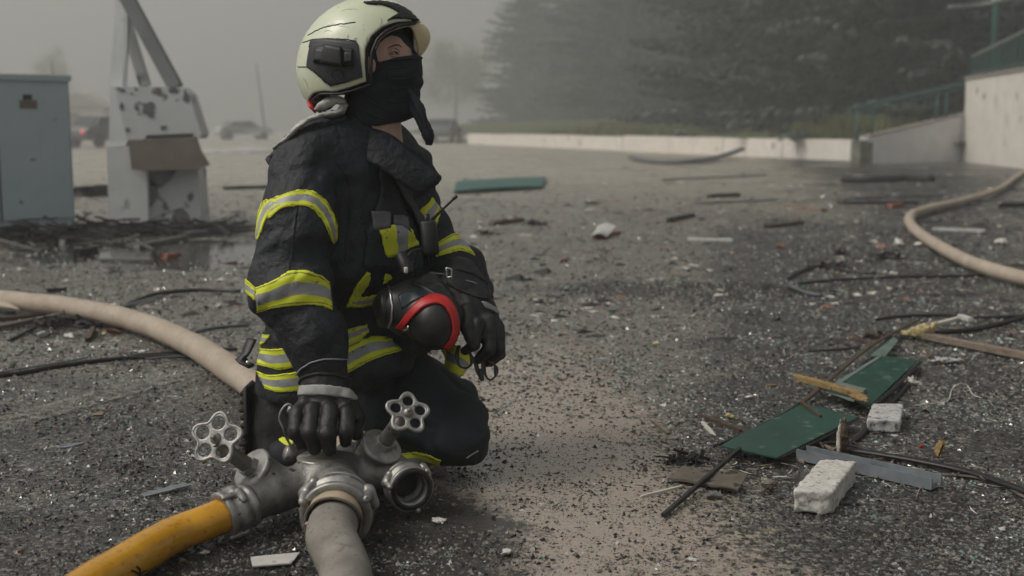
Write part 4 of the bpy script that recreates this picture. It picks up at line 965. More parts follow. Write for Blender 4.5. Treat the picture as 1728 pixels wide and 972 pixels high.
V, F = tube([A(700, 172, 2.99), A(706, 190, 2.97), A(714, 208, 2.965), A(722, 226, 2.965), A(724, 238, 2.965), A(723, 245, 2.965)], [.016, .021, .018, .019, .020, .009], 14, 30, flat=.8, noise=.0006); put('scarf_tail', V, F, mat['knit'], person)
V, F = tube([A(690, 150, 2.985), A(702, 172, 2.965), A(712, 192, 2.955), A(720, 215, 2.95)], [.004, .013, .014, .006], 10, 20, flat=.7); put('scarf_fold', V, F, mat['knit'], person)
for k_, pts in enumerate(([(648, 118), (668, 116), (690, 110), (706, 106)], [(650, 132), (672, 134), (694, 130), (709, 122)], [(656, 152), (676, 150), (697, 146), (711, 140)], [(640, 168), (662, 172), (688, 168), (706, 158)], [(612, 160), (632, 176), (660, 190), (690, 190)], [(606, 180), (630, 196), (660, 203)], [(650, 108), (655, 128), (662, 146)])):
    V, F = tube(onto(bala_f, lerp_poly(pts, 26), (2.8, 3.1), -.0004), [.0005, .0030+.0006*(k_ % 3), .0026, .0006], 8, 40); put('cloth_fold', V, F, mat['knit'], person)
V, F = tube([A(644, 106, 2.975), A(665, 101, 2.958), A(688, 97, 2.968), A(706, 97, 3.0), A(711, 98, 3.03)], [.002, .0045, .0045, .005, .004], 8, 30); put('scarf_edge', V, F, mat['knit'], person)

# ---- helmet
hel = bpy.data.objects.new('helmet', None)
hc = A(613, 103, YH); ang = R(32)
Hx = np.array([math.cos(ang), 0, math.sin(ang)]); Hz = np.array([-math.sin(ang), 0, math.cos(ang)]); HM = np.stack([Hx, (0, 1, 0), Hz], 1)
cut = [(500, 186), (522, 182), (528, 168), (538, 159), (556, 156), (575, 157.5), (600, 151), (628.5, 141), (626.5, 115), (627, 88), (636, 67), (652, 52), (672, 43), (700, 38.5), (770, 38), (770, 320), (500, 320)]
CUT = np.array([A(x, y, YH)[[0, 2]] for x, y in cut])
def shell_f(P):
    q = (P-hc)@HM
    d = ell(P, hc, (.172, .128, .149), HM)
    d = sm(d, ell(P, hc+Hx*-.01+Hz*-.03, (.152, .124, .13), HM), .03)
    ridge = np.exp(-(q[:, 1]/.012)**2)*.003; return d-ridge*(q[:, 2] > 0)
def helmet_f(P):
    d = shell_f(P); d = np.maximum(d, -(d+.009))
    return smax(d, -poly2(P[:, 0], P[:, 2], CUT), .003)
V, F = nets(helmet_f, hc-np.array([.2, .16, .2]), hc+np.array([.2, .16, .2]), .0036, slack=.012)
hel = put('helmet', V, F, mat['helmet'], person)
D = lambda nm, top, bot, off, m_, par=hel, **k: decal(nm, shell_f, top, bot, (2.7, 3.15), off, [m_], par, **k)
plate = D('side_plate', [(525, 68), (545, 66), (575, 68), (600, 71), (605, 75), (607, 90), (611, 118), (612, 129)], [(519, 112), (524, 117), (532, 122), (540, 129), (548, 137), (558, 145), (580, 140), (612, 130)], .003, mat['plate'], n=40, m=16, smooth_path=False)
D('adapter_rail', [(535, 81), (550, 79), (575, 80), (597, 84)], [(533, 107), (550, 109), (575, 111), (597, 113)], .008, mat['black'], par=plate, n=16, m=6)
D('clip', [(554, 77), (562, 79), (580, 83)], [(547, 108), (562, 110), (580, 113)], .017, mat['black'], par=plate, n=10, m=6, th=.005)
D('clip', [(538, 85), (546, 85), (552, 86)], [(535, 104), (542, 104), (550, 104)], .014, mat['plate'], par=plate, n=6, m=6, th=.004)
D('clip', [(584, 90), (590, 90), (596, 91)], [(584, 106), (590, 106), (596, 106)], .014, mat['plate'], par=plate, n=6, m=6, th=.004)
cpt = onto(shell_f, [(571+9*math.cos(a), 125+8*math.sin(a)) for a in np.linspace(0, 2*np.pi, 18)], (2.7, 3.15), .0065); V, F = tube(cpt, .0012, 5, caps=False); put('dial_ring', V, F, mat['black'], plate)
for pts in ([(511, 72), (530, 67), (550, 65.5), (585, 67), (602, 70)], [(504, 113), (520, 113), (535, 119), (548, 131), (559, 146)], [(520, 60), (545, 47), (570, 42), (600, 39)], [(519, 112), (522, 92), (525, 70)]):
    V, F = tube(onto(shell_f, lerp_poly(pts, 26), (2.7, 3.15), .0004), .0014, 6, caps=True); put('shell_seam', V, F, mat['plate'], hel)
crest = D('front_crest', [(614, 6.5), (640, 5), (665, 9), (685, 18), (700, 32)], [(622, 8.5), (640, 9.5), (660, 15), (673, 22), (676, 24)], .006, mat['black'], n=26, m=7, th=.004)
D('front_crest', [(680, 19), (688, 24), (696, 30), (705, 36)], [(653, 36), (664, 33), (686, 33), (703, 37)], .006, mat['black'], n=20, m=8, th=.004)
Qs = onto(shell_f, lerp_poly([(627, 142), (626, 115), (627.5, 88), (636.5, 67), (652, 52.5), (672, 43.5), (700, 39)], 50), (2.7, 3.15), -.001); V, F = tube(Qs, .0042, 8, caps=True); put('rim_trim', V, F, mat['black'], hel)
Qs = onto(shell_f, lerp_poly([(528, 168), (540, 158.5), (575, 158), (600, 151.5), (627, 142)], 40), (2.7, 3.15), -.001); V, F = tube(Qs, .0034, 8, caps=True); put('rim_trim', V, F, mat['black'], hel)
V, F = tube([A(521, 172, 2.98), A(527, 182, 2.97), A(533, 190, 2.97)], [.006, .009, .005], 8, 10, flat=.6); put('red_tab', V, F, mat['red'], hel)
V, F = nets(lambda P: ell(P, A(545, 172, 3.02), (.030, .06, .022))+.003*perlin(P*40), A(545, 172, 3.02)-.08, A(545, 172, 3.02)+.08, .006); put('ratchet', V, F, mat['black'], hel)
for pts in ([(560, 38), (572, 44), (590, 47)], [(622, 60), (618, 68), (621, 74)], [(640, 30), (645, 36), (641, 44)], [(530, 92), (527, 100), (531, 108)], [(575, 20), (590, 16), (604, 17)], [(617, 92), (619, 104), (617, 112)], [(545, 55), (556, 52), (563, 55)], [(512, 130), (518, 140), (522, 150)]):
    V, F = tube(onto(shell_f, lerp_poly(pts, 10), (2.7, 3.15), .0001), [.0001, .0006, .0002], 5, 12); put('scratch', V, F, mat['plate'], hel)
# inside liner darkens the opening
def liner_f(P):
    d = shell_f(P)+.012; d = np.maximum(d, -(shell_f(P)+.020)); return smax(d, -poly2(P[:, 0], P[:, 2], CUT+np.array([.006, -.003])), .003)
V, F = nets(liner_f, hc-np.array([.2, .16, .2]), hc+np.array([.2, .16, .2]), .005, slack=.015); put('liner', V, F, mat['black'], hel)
# gold-tinted visor
vm = bpy.data.materials.new('gold_visor'); vm.use_nodes = True; b = vm.node_tree.nodes['Principled BSDF']; nt_ = vm.node_tree
b.inputs['Base Color'].default_value = (.86, .72, .44, 1); b.inputs['Roughness'].default_value = .12; b.inputs['Metallic'].default_value = .0; b.inputs['Alpha'].default_value = .58
tn_ = nt_.nodes.new('ShaderNodeTexNoise'); tn_.inputs['Scale'].default_value = 260; tn_.inputs['Detail'].default_value = 4
mr = nt_.nodes.new('ShaderNodeMapRange'); mr.inputs['From Min'].default_value = .35; mr.inputs['From Max'].default_value = .7; mr.inputs['To Min'].default_value = .08; mr.inputs['To Max'].default_value = .7
tc_ = nt_.nodes.new('ShaderNodeTexCoord'); nt_.links.new(tc_.outputs['Object'], tn_.inputs[0]); nt_.links.new(tn_.outputs[0], mr.inputs[0]); nt_.links.new(mr.outputs[0], b.inputs['Roughness'])
vs = M('visor_painted_shade', (.018, .014, .009), (.03, .024, .016), 20, .35)  # far half coloured dark brown for the shade inside the visor
rimc = spline([(632, 79), (637, 66), (650, 53), (671, 44), (697, 39.5), (714, 42)], 60)
phi = np.linspace(-88, 88, 71); rows = 15; Q = []
for r_ in range(rows):
    v = r_/(rows-1); line = []
    for p in phi:
        u_ = 1-abs(p)/88; xt, yt = rimc[int(u_*59)]
        f_ = min(max((u_-.74)/.24, 0), 1); f_ = f_*f_*(3-2*f_)
        if p < 0: xb, yb = (xt+1.5)*(1-f_)+705*f_, (yt+4)*(1-f_)+98*f_
        else: xb, yb = 642+(705-642)*u_**.7, 96+2*u_
        bul = 30*f_*(1 if p < 0 else 1)
        xm, ym = (xt+xb)/2+bul, (yt+yb)/2-5*f_
        x_ = (1-v)**2*xt+2*v*(1-v)*xm+v*v*xb; y_ = (1-v)**2*yt+2*v*(1-v)*ym+v*v*yb
        line.append(A(x_, y_, YH+.118*math.sin(math.radians(p))))
    Q.append(line)
Q = np.array(Q); du = np.gradient(Q, axis=1); dv = np.gradient(Q, axis=0); Nn = np.cross(du, dv); Nn /= np.linalg.norm(Nn, axis=-1)[..., None]+1e-9
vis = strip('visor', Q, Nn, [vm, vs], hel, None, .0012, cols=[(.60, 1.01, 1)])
V, F = tube(Q[-1], .0018, 6); put('visor_edge', V, F, M('visor_edge_gold', (.35, .28, .14), rough=.3), vis)
V, F = tube(Q[0], .0026, 6); put('visor_edge', V, F, M('visor_edge_pale', (.42, .42, .36), rough=.4), vis)

# ---- gloves
def hand(name, wrist, cuff, palmA, palmB, wid, fingers, thumb, lo, hi, extra=None, res=.0036):
    """fingers: list of (points, radii)"""
    def f(P):
        d = None
        for pts, rs in fingers:
            e = chain(P, pts, rs, .006); d = e if d is None else sm(d, e, .0035)
        d = sm(d, chain(P, thumb[0], thumb[1], .006), .004)
        for a, b_, r1, r2 in palmA: d = sm(d, cap(P, a, b_, r1, r2), .016)
        for a, b_, r1, r2 in cuff: d = sm(d, cap(P, a, b_, r1, r2), .012)
        return d+.0022*(1-2*np.abs(perlin(P*38)))+.0016*perlin(P*75)
    V, F = nets(f, lo, hi, res); return put(name, V, F, mat['glove'], person), f
# right hand, fingers hanging over the top of the divider
kn = [A(501, 697, 2.70), A(527, 692, 2.685), A(556, 693, 2.68), A(585, 698, 2.69)]
md = [A(500, 728, 2.665), A(523, 730, 2.645), A(552, 732, 2.64), A(585, 728, 2.655)]
tp = [A(511, 750, 2.675), A(531, 757, 2.655), A(556, 758, 2.65), A(583, 745, 2.665)]
fr = [([kn[k], md[k], tp[k]], [(.0205, .0215, .0215, .0205)[k], (.0205, .0215, .0215, .0195)[k], (.0165, .0175, .0180, .0160)[k]]) for k in range(4)]
pw = A(550, 655, 2.765)
palm = [(A(520, 668, 2.735), A(510, 698, 2.715), .024, .020), (A(550, 665, 2.73), A(545, 700, 2.705), .026, .022), (A(578, 668, 2.735), A(582, 700, 2.71), .024, .020)]
cuffR = [(A(546, 622, 2.775), A(549, 656, 2.76), .058, .060)]
lo = A(470, 775, 2.62); hi = A(640, 610, 2.86)
gr, gf = hand('glove', None, cuffR, palm, None, None, fr, ([A(592, 680, 2.75), A(604, 705, 2.74), A(601, 735, 2.73)], [.019, .018, .014]), (-.56, 2.58, .08), (-.30, 2.87, .36))
decal('cuff_band', gf, [(501, 653), (530, 649), (570, 653), (603, 663)], [(499, 667), (530, 666), (570, 669), (601, 676)], (2.55, 3.0), .003, [mat['cufftape']], gr, n=36, m=6)
ct = spline([A(478, 690, 2.72), A(500, 664, 2.70)], 2)
V, F = tube(onto(rsl_f, lerp_poly([(499, 634), (508, 622), (525, 611), (545, 606), (570, 606), (590, 607)], 26), (2.6, 3.0), .002), .0018, 6); put('cuff_piping', V, F, mat['silver'], person)
V, F = tube(onto(gf, lerp_poly([(503, 648), (512, 637), (535, 630), (565, 632), (590, 640), (603, 652)], 26), (2.6, 3.0), .001), .0045, 8); put('cuff_roll', V, F, mat['glove'], gr)
# left hand, holding the mask straps
kl = [A(806, 545, 2.90), A(826, 540, 2.93), A(840, 552, 2.97), A(842, 566, 3.01)]
ml = [A(800, 582, 2.88), A(826, 588, 2.90), A(842, 592, 2.94), A(843, 598, 2.98)]
tl_ = [A(785, 592, 2.90), A(806, 607, 2.91), A(822, 612, 2.95), A(828, 612, 2.99)]
fl_ = [([kl[k], ml[k], tl_[k]], [(.0175, .0185, .018, .0165)[k], (.0165, .018, .017, .0155)[k], (.013, .014, .0135, .013)[k]]) for k in range(4)]
palml = [(A(800, 520, 2.97), A(812, 560, 2.93), .035, .030), (A(820, 525, 3.0), A(832, 572, 2.97), .032, .030)]
cuffl = [(A(775, 468, 3.07), A(800, 512, 2.99), .056, .050), (A(765, 480, 3.03), A(790, 520, 2.97), .046, .040)]
gl, gfl = hand('glove', None, cuffl, palml, None, None, fl_, ([A(790, 525, 2.93), A(789, 555, 2.885), A(793, 572, 2.87)], [.021, .0185, .0145]), (-.30, 2.82, .28), (.03, 3.2, .66))
decal('cuff_band', gfl, [(812, 509), (824, 512), (840, 523)], [(818, 519), (830, 524), (842, 530)], (2.8, 3.1), .003, [mat['cufftape']], gl, n=12, m=5)
V, F = tube([A(786, 473, 2.985), A(798, 476, 2.98), A(812, 482, 2.99)], .0016, 6, 12); put('cuff_piping', V, F, mat['silver'], gl)
for pts in ([(757, 478), (775, 490), (800, 500), (822, 505)], [(770, 455), (800, 463), (825, 480), (836, 500)]):
    V, F = tube(onto(gfl, lerp_poly(pts, 20), (2.8, 3.2), .001), .004, 7); put('cuff_crease', V, F, mat['glove'], gl)
# ================================================================== breathing mask held at the chest
mk = empty('breathing_mask', A(710, 535, 2.88), 'black full-face breathing mask with red rim held against the chest', 'mask')
mc = A(712, 532, 2.885)
MX = frame((.75, -.55, -.28))                   # side, up, along
def mask_f(P):
    q = P-mc
    d = ell(P, A(735, 545, 2.86), (.062, .06, .068)); d = sm(d, ell(P, A(700, 527, 2.90), (.075, .06, .068)), .03)
    d = sm(d, cap(P, A(700, 500, 2.93), A(725, 480, 2.95), .045, .03), .03)
    d = sm(d, cap(P, A(672, 520, 2.90), A(662, 518, 2.91), .055, .050), .015)
    d = sm(d, cap(P, A(735, 500, 2.9), A(762, 530, 2.9), .035, .03), .02)
    return d+.002*perlin(P*30)
V, F = nets(mask_f, mc-np.array([.16, .14, .15]), mc+np.array([.16, .16, .17]), .004); mb = put('mask_body', V, F, mat['rubber'], mk)
decal('red_rim', mask_f, [(668, 551), (690, 527), (712, 507), (735, 499), (755, 506), (767, 524), (772, 548), (770, 566), (763, 583), (752, 589)], [(680, 556), (697, 537), (715, 521), (735, 513), (748, 519), (758, 532), (762, 550), (760, 566), (754, 578), (748, 583)], (2.7, 3.05), .0062, [mat['red']], mk, n=60, m=6, th=.003)
V, F = tube(onto(mask_f, lerp_poly([(655, 482), (660, 500), (663, 520), (661, 541), (657, 552)], 24), (2.7, 3.1), .002), .0032, 8); put('clamp_ring', V, F, mat['steel'], mk)
V, F = lathe([(0, .038), (.012, .044), (.03, .044), (.036, .040), (.036, .0)], A(662, 522, 2.90), (-1, -.3, .0), 30); put('connector', V, F, mat['rubber'], mk)
decal('lens', mask_f, [(672, 500), (690, 490), (712, 488), (735, 490)], [(678, 522), (695, 512), (715, 500), (733, 496)], (2.7, 3.05), .002, [M('smoky_lens', (.02, .027, .032), (.03, .04, .045), 20, .12)], mk, n=20, m=8, th=.002)
decal('seal_edge', mask_f, [(700, 474), (730, 490), (755, 508), (774, 530)], [(697, 480), (727, 496), (751, 514), (770, 534)], (2.7, 3.05), .004, [mat['black']], mk, n=24, m=4, th=.003)
# harness strap with buckle
V, F = tube([A(727, 460, 2.90), A(745, 462, 2.885), A(757, 463, 2.88)], .009, 8, 12, flat=.3); put('harness_strap', V, F, mat['black'], mk)
bq = [A(753, 452, 2.87), A(762, 454, 2.868), A(762, 467, 2.868), A(754, 468, 2.87), A(753, 452, 2.87)]; V, F = tube(lerp_poly(bq, 24), .0022, 6); put('buckle', V, F, mat['steel'], mk)
for pts in ([A(775, 583, 2.88), A(771, 600, 2.87), A(776, 618, 2.865), A(790, 620, 2.865), A(797, 608, 2.87), A(790, 590, 2.88)],
            [A(803, 612, 2.88), A(806, 628, 2.87), A(811, 640, 2.868), A(813, 641, 2.87), A(811, 622, 2.88)],
            [A(815, 612, 2.89), A(818, 630, 2.88), A(826, 641, 2.878), A(836, 634, 2.878), A(836, 618, 2.885), A(826, 610, 2.89)]):
    V, F = tube(pts, .006, 8, 30, flat=.35); put('strap_loop', V, F, mat['black'], mk)
decal('marking', mask_f, [(679, 551), (686, 550), (692, 549)], [(681, 558), (687, 558), (692, 556)], (2.7, 3.05), .0045, [mat['steel']], mk, n=6, m=3, th=.001)

# speaker microphone / radio with aerial
rd = empty('radio', A(712, 395, 2.9), 'black hand radio with a short stubby aerial clipped to the chest strap', 'radio')
V, F = beam(A(722, 372, 2.94), A(728, 430, 2.93), .040, .03, bev=.005, up=(0, 1, 0)); put('radio_body', V, F, mat['black'], rd)
V, F = tube([A(729, 371, 2.94), A(741, 359, 2.93), A(757, 344, 2.92), A(766, 335, 2.915)], [.0042, .0034, .0030, .0028], 10, 12); put('aerial', V, F, mat['rubber'], rd)
V, F = tube([A(765, 336, 2.9155), A(771, 331, 2.913)], [.0042, .0042], 10, 3); put('aerial_tip', V, F, mat['rubber'], rd)
V, F = lathe([(0, .008), (.014, .008), (.014, 0)], A(720, 371, 2.935), (0, 0, 1), 14); put('knob', V, F, mat['black'], rd)
V, F = tube([A(698, 440, 2.9), A(690, 452, 2.88), A(683, 445, 2.88), A(694, 425, 2.9), A(712, 420, 2.92)], .0035, 7, 26); put('cord', V, F, mat['rubber'], rd)
lt_ = empty('chest_torch', A(686, 455, 2.9), 'small dark torch with a pale lens hanging on the jacket front', 'torch')
V, F = tube([A(676, 430, 2.90), A(685, 450, 2.885), A(687, 462, 2.88)], [.016, .019, .018], 14, 12); put('torch_body', V, F, mat['black'], lt_)
V, F = box(A(685, 456, 2.862), (.010, .006, .016), bev=.002); put('lens', V, F, mat['paper'], lt_)

# ================================================================== three-way hose divider
dv = empty('hose_divider', (*A(548, 800, 2.70)[:2], 0), 'cast aluminium three-way fire hose divider standing on the wet grit under the gloved hand', 'divider')
zc = lambda px, Y, z: np.array([A(px, 500, Y)[0], Y, z])
cM = zc(546, 2.70, .085)                                 # centre of the body
topc = A(545, 772, 2.70)
fr_in = zc(562, 2.50, .082)                              # front coupling
rgt = A(668, 800, 2.70); rgt[2] = .075; rgt = zc(655, 2.74, .085)
lft = zc(443, 2.62, .078)
axR = unit(np.array([.42, -.88, -.03])); cR = zc(676, 2.70, .076)
# valve axes
vLd = unit(A(365, 740, 2.56)-A(425, 783, 2.62)); vRd = unit(A(688, 697, 2.66)-A(648, 755, 2.71))
bonL = A(424, 790, 2.615); bonR = A(645, 752, 2.72)
def div_f(P):
    d = cyl(P, cM+np.array([0, 0, -.065]), topc+np.array([0, 0, -.004]), .058, .006)
    d = sm(d, cap(P, cM, fr_in+np.array([0, .06, 0]), .058, .056), .03)
    d = sm(d, cap(P, cM+np.array([0, 0, -.01]), cM+np.array([.03, .16, 0]), .05, .045), .02)
    d = sm(d, cap(P, cM, lft+np.array([.02, 0, 0]), .045, .048), .03)
    d = sm(d, cap(P, cM, rgt, .045, .048), .03)
    for bc, vd, c2 in ((bonL, vLd, lft), (bonR, vRd, rgt)):
        d = sm(d, cyl(P, bc-vd*.095, bc, .046, .004), .012)
        d = smax(d, -(np.abs((P-bc)@vd+.010)-.0012+np.maximum(0, 0)), .001) if False else d
    d = sm(d, cap(P, lft, zc(412, 2.55, .065), .045, .040), .03)
    d = sm(d, cap(P, rgt, cR-axR*.045, .044, .042), .02)
    return d+.0012*perlin(P*45)
V, F = nets(div_f, (-.72, 2.50, .0), (-.16, 2.98, .22), .0042); put('cast_body', V, F, mat['cast'], dv)
V, F = lathe([(-.010, .058), (-.008, .0605), (.002, .0605), (.005, .056), (.0055, 0)], topc, (0, 0, 1), 44); put('top_cap', V, F, mat['cast2'], dv)
# side stub covered by a dark canvas-wrapped fitting behind the hand
V, F = lathe([(0, 0), (0, .014), (.010, .018), (.026, .018), (.030, .013), (.030, 0)], A(500, 768, 2.75), (-.8, -.3, .3), 24); put('drain_plug', V, F, mat['cast2'], dv)
# carrying handle
V, F = tube([A(498, 690, 2.71), A(486, 682, 2.705), A(475, 693, 2.70), A(472, 708, 2.70), A(478, 722, 2.70), A(484, 740, 2.715), A(500, 768, 2.73)], .0032, 8, 40); put('carrying_handle', V, F, mat['cast2'], dv)
V, F = tube([A(486, 690, 2.72), A(520, 700, 2.735), A(560, 702, 2.735), A(602, 705, 2.74), A(608, 730, 2.745), A(600, 765, 2.75)], .008, 8, 30); put('carrying_handle', V, F, mat['cast2'], dv)
for bc, vd, wc, wr, rot in ((bonL, vLd, A(365, 740, 2.56), .058, 0.3), (bonR, vRd, A(688, 697, 2.66), .050, 0.1)):
    V, F = lathe([(-.014, .046), (-.012, .051), (-.002, .052), (.001, .049), (.002, .045), (.004, .020), (.004, .0)], bc, vd, 40); put('bonnet', V, F, mat['cast2'], dv)
    L_ = np.linalg.norm(wc-bc)
    V, F = lathe([(0, .026), (.004, .026), (.018, .024), (.018, .0)], bc, vd, 6); put('gland_nut', V, F, mat['cast2'], dv, smooth=False)
    V, F = lathe([(.015, .018), (.02, .0185), (L_*.62, .017), (L_*.64, .0195), (L_*.72, .0195), (L_*.74, .013), (L_*.9, .011), (L_, .010)], bc, vd, 24); put('stem', V, F, mat['cast'], dv)
    # five-lobed hand wheel facing the camera side
    wd_ = unit(np.array([-.15, -.86, .45])) if wc[0] < -.6 else unit(np.array([.30, -.72, .62])); u, v, d = frame(wd_)
    ths = np.linspace(0, 2*np.pi, 121)[:-1]; rad = wr*(.86+.15*np.cos(5*(ths-rot)))
    lobe = [wc+r_*(math.cos(t_)*u+math.sin(t_)*v) for t_, r_ in zip(ths, rad)]; lobe.append(lobe[0])
    V, F = tube(lobe, .0046, 9, caps=False); hw = put('handwheel', V, F, mat['cast2'], dv)
    parts = []
    def web_f(P, wc=wc, u=u, v=v, d=d, rot=rot, wr=wr):
        q = P-wc; x_, y_, z_ = q@u, q@v, q@d; r_ = np.hypot(x_, y_); t_ = np.arctan2(y_, x_)
        dd_ = np.maximum(r_-wr*(.86+.15*np.cos(5*(t_-rot))), np.abs(z_)-.0030)
        for k in range(5):
            a = rot+k*2*np.pi/5; dd_ = smax(dd_, -(np.hypot(x_-wr*.60*math.cos(a), y_-wr*.60*math.sin(a))-wr*.245), .002)
        return dd_
    V, F = nets(web_f, wc-wr*1.1, wc+wr*1.1, .0021); put('wheel_web', V, F, mat['cast2'], hw)
    V, F = lathe([(-.008, .013), (.004, .013), (.006, .010), (.010, .0095), (.010, .0075), (.013, .007), (.013, 0)], wc, wd_, 20); put('hub', V, F, mat['cast2'], hw)
    V, F = lathe([(.010, .005), (.019, .005), (.021, .003), (.021, 0)], wc, wd_, 12); put('spindle_end', V, F, mat['cast'], hw)
def coupling(c, ax, r, L_, par, name='coupling', lugs=3, rot=0.0, openend=True, claw=1.0):
    u, v, d = frame(ax); ax = d
    prof = [(0, r*.62), (0, r*.86), (L_*.08, r*.93), (L_*.20, r*.93), (L_*.24, r*.86), (L_*.34, r*.86), (L_*.38, r), (L_*.62, r), (L_*.66, r*.9), (L_*.78, r*.9), (L_*.84, r*.97), (L_*.97, r*.97), (L_, r*.92), (L_, r*.66), (L_*.55, r*.64)]
    V, F = lathe(prof, c, ax, 44); o = put(name, V, F, mat['cast2'], par)
    for k in range(lugs):
        a = rot+k*2*np.pi/lugs; e = math.cos(a)*u+math.sin(a)*v; tg = -math.sin(a)*u+math.cos(a)*v
        def lug_f(P, e=e, tg=tg):
            b0 = c+ax*L_*.5+e*r*.96; d_ = cap(P, b0-tg*r*.20, b0+tg*r*.20, r*.17, r*.20)
            d_ = sm(d_, cap(P, b0+tg*r*.16, b0+tg*r*.20+ax*L_*.5, r*.15, r*.12), r*.06)
            return d_
        V, F = nets(lug_f, c+ax*L_*.6+e*r-r*.62-.01, c+ax*L_*.6+e*r+r*.62+.01, .0035); put('lug', V, F, mat['cast2'], o)
    return o
# front inlet
axF = unit(np.array([.045, -1, -.10])); coupling(fr_in+np.array([0, .035, .0]), axF, .080, .085, dv, rot=.35)
# left outlet
cL = zc(412, 2.56, .068); axL = unit(G(290, 905, .040)-cL); coupling(cL, axL, .054, .075, dv, rot=.9)
# right outlet (open)
axR = unit(np.array([.42, -.88, -.03])); cR = zc(676, 2.70, .076)
o = coupling(cR, axR, .056, .060, dv, rot=.6)
V, F = lathe([(.062, .047), (.060, .051), (.052, .051), (.050, .040), (.062, .038), (.064, .043), (.062, .047)], cR, axR, 36); put('seal_ring', V, F, mat['rubber'], o)
V, F = lathe([(.006, .0), (.006, .0345)], cR, axR, 30); put('bore', V, F, mat['dark'], o)
# feet
for px_, Y_ in ((520, 2.64), (590, 2.66), (560, 2.80)):
    p = zc(px_, Y_, 0); V, F = tube([p+np.array([0, 0, -.005]), p+np.array([0, 0, .05])], [.012, .016], 10, 3); put('foot', V, F, mat['cast'], dv)

# ================================================================== hoses
def hose(name, pts, r, m_, label, n=90, flat=.92, seg=28, nz=.0):
    P_ = spline(pts, n); V, F = tube(P_, r, seg, flat=flat)
    V = V+(np.stack([perlin(V*5+1), perlin(V*5+5), perlin(V*5+9)], 1)*.006+np.stack([perlin(V*22+1), perlin(V*22+5), perlin(V*22+9)], 1)*.0012)
    t = empty(name, (*P_[n//2][:2], 0), label, 'hose'); put('hose_jacket', V, F, m_, t); return t, P_
fe = fr_in+axF*.055
h1, P1 = hose('fire_hose', [fe, fe+axF*.10+np.array([.002, 0, -.002]), A(583, 972, 2.20)*[1, 1, 0]+[0, 0, .047], A(588, 1100, 1.9)*[1, 1, 0]+[0, 0, .045], (-.20, 1.2, .045)], [.052, .052, .0495, .049, .049], mat['grey_hose'], 'dirty grey fire hose from the front of the divider, leaving the bottom of the picture')
def binding(par, c, ax, r, L_, m_, name='binding', z=0):
    u, v, d = frame(ax); pts = [(0, r*.98), (.002, r*1.02), (L_*.3, r*1.03), (L_*.7, r*1.02), (L_, r*1.03), (L_+.001, r*.98)]
    V, F = lathe(pts, c, ax, 40); V = V+np.stack([perlin(V*40+1), perlin(V*40+5), perlin(V*40+9)], 1)*.0015; return put(name, V, F, m_, par)
binding(h1, fr_in+axF*.048, axF, .0575, .038, mat['collar_tan'])
cc = fr_in+axF*.089; u_, v_, _d = frame(axF)
V, F = tube([cc+(.0585+.0015*math.sin(3*a))*(math.cos(a)*u_+math.sin(a)*v_)+axF*.004*math.sin(2*a) for a in np.linspace(0, 2*np.pi, 60)], .0032, 7, caps=False); put('binding_edge', V, F, mat['card'], h1)
V, F = tube([cc+.0585*(-u_*.97)*np.sign(u_[0])+np.array([0, 0, .0]), A(533, 880, 2.36), A(527, 900, 2.35), A(524, 915, 2.35)], [.004, .004, .002, .001], 6, 14); put('loose_thread', V, F, mat['collar_tan'], h1)
# yellow hose
le = cL+axL*.060
yp = [le, le+axL*.06, G(290, 905, .042), G(205, 955, .042), G(100, 1025, .042), G(-60, 1180, .042)]
h2, P2 = hose('fire_hose', yp, [.042, .0425, .043, .043, .043], mat['yellow_hose'], 'wet yellow rubber hose leading from the left outlet of the divider to the corner')
def hose_at(P, t): f_ = t*(len(P)-1); k = min(int(f_), len(P)-2); return P[k]*(1-(f_-k))+P[k+1]*(f_-k), unit(P[k+1]-P[k])
c_, d_ = hose_at(P2, .16); u_, v_, _ = frame(d_)
V, F = tube([c_+.0432*(math.cos(a)*u_+.92*math.sin(a)*v_) for a in np.linspace(0, 2*np.pi, 40)], .0011, 6, caps=False); put('hose_seam', V, F, M('amber_seam', (.35, .15, .01), rough=.4), h2)
# black lettering strokes near the frame edge
letm = M('black_print', (.012, .012, .012), rough=.6)
def hose_f(P): return np.min([np.linalg.norm(P-a, axis=1) for a in P2[::1]], axis=0)-.0425
for pts in ([(219, 962), (228, 965), (236, 970)], [(236, 970), (233, 962), (230, 955)], [(230, 975), (238, 966), (247, 961)], [(251, 972), (262, 966), (272, 962)], [(262, 966), (268, 974)]):
    V, F = tube(onto(hose_f, lerp_poly(pts, 8), (1.7, 2.4), .0012), .0019, 5); put('printed_stroke', V, F, letm, h2)
# beige hose from the left going behind the kneeling man to the divider
gz = lambda px, py, z: G(px, py, z)
bp_ = [gz(-1500, 520, .05), gz(-800, 512, .055), gz(-320, 500, .06), gz(-120, 496, .06), gz(0, 505, .062), gz(130, 520, .062), gz(240, 545, .062), gz(330, 585, .064), gz(400, 632, .066), gz(450, 668, .066), (cM[0]-.20, 3.36, .066), (cM[0]-.04, 3.12, .07), (cM[0]+.03, 2.95, .08), (cM[0]+.03, 2.86, .085)]
h3, P3 = hose('fire_hose', bp_, [.050]*10+[.046, .044], mat['tan_hose'], 'beige canvas fire hose curving in from the left edge behind the kneeling person', n=150)
h4, P4 = hose('fire_hose', [gz(1790, 250, .07), gz(1728, 290, .07), gz(1690, 317, .065), gz(1640, 335, .06), gz(1572, 351, .06), gz(1538, 363, .06), gz(1540, 383, .06), gz(1580, 413, .06), gz(1640, 444, .06), gz(1728, 470, .06), gz(1860, 495, .06), gz(2050, 510, .06)], [.046]*12, mat['tan_hose'], 'beige fire hose making a sharp bend on the right side of the yard', n=130)
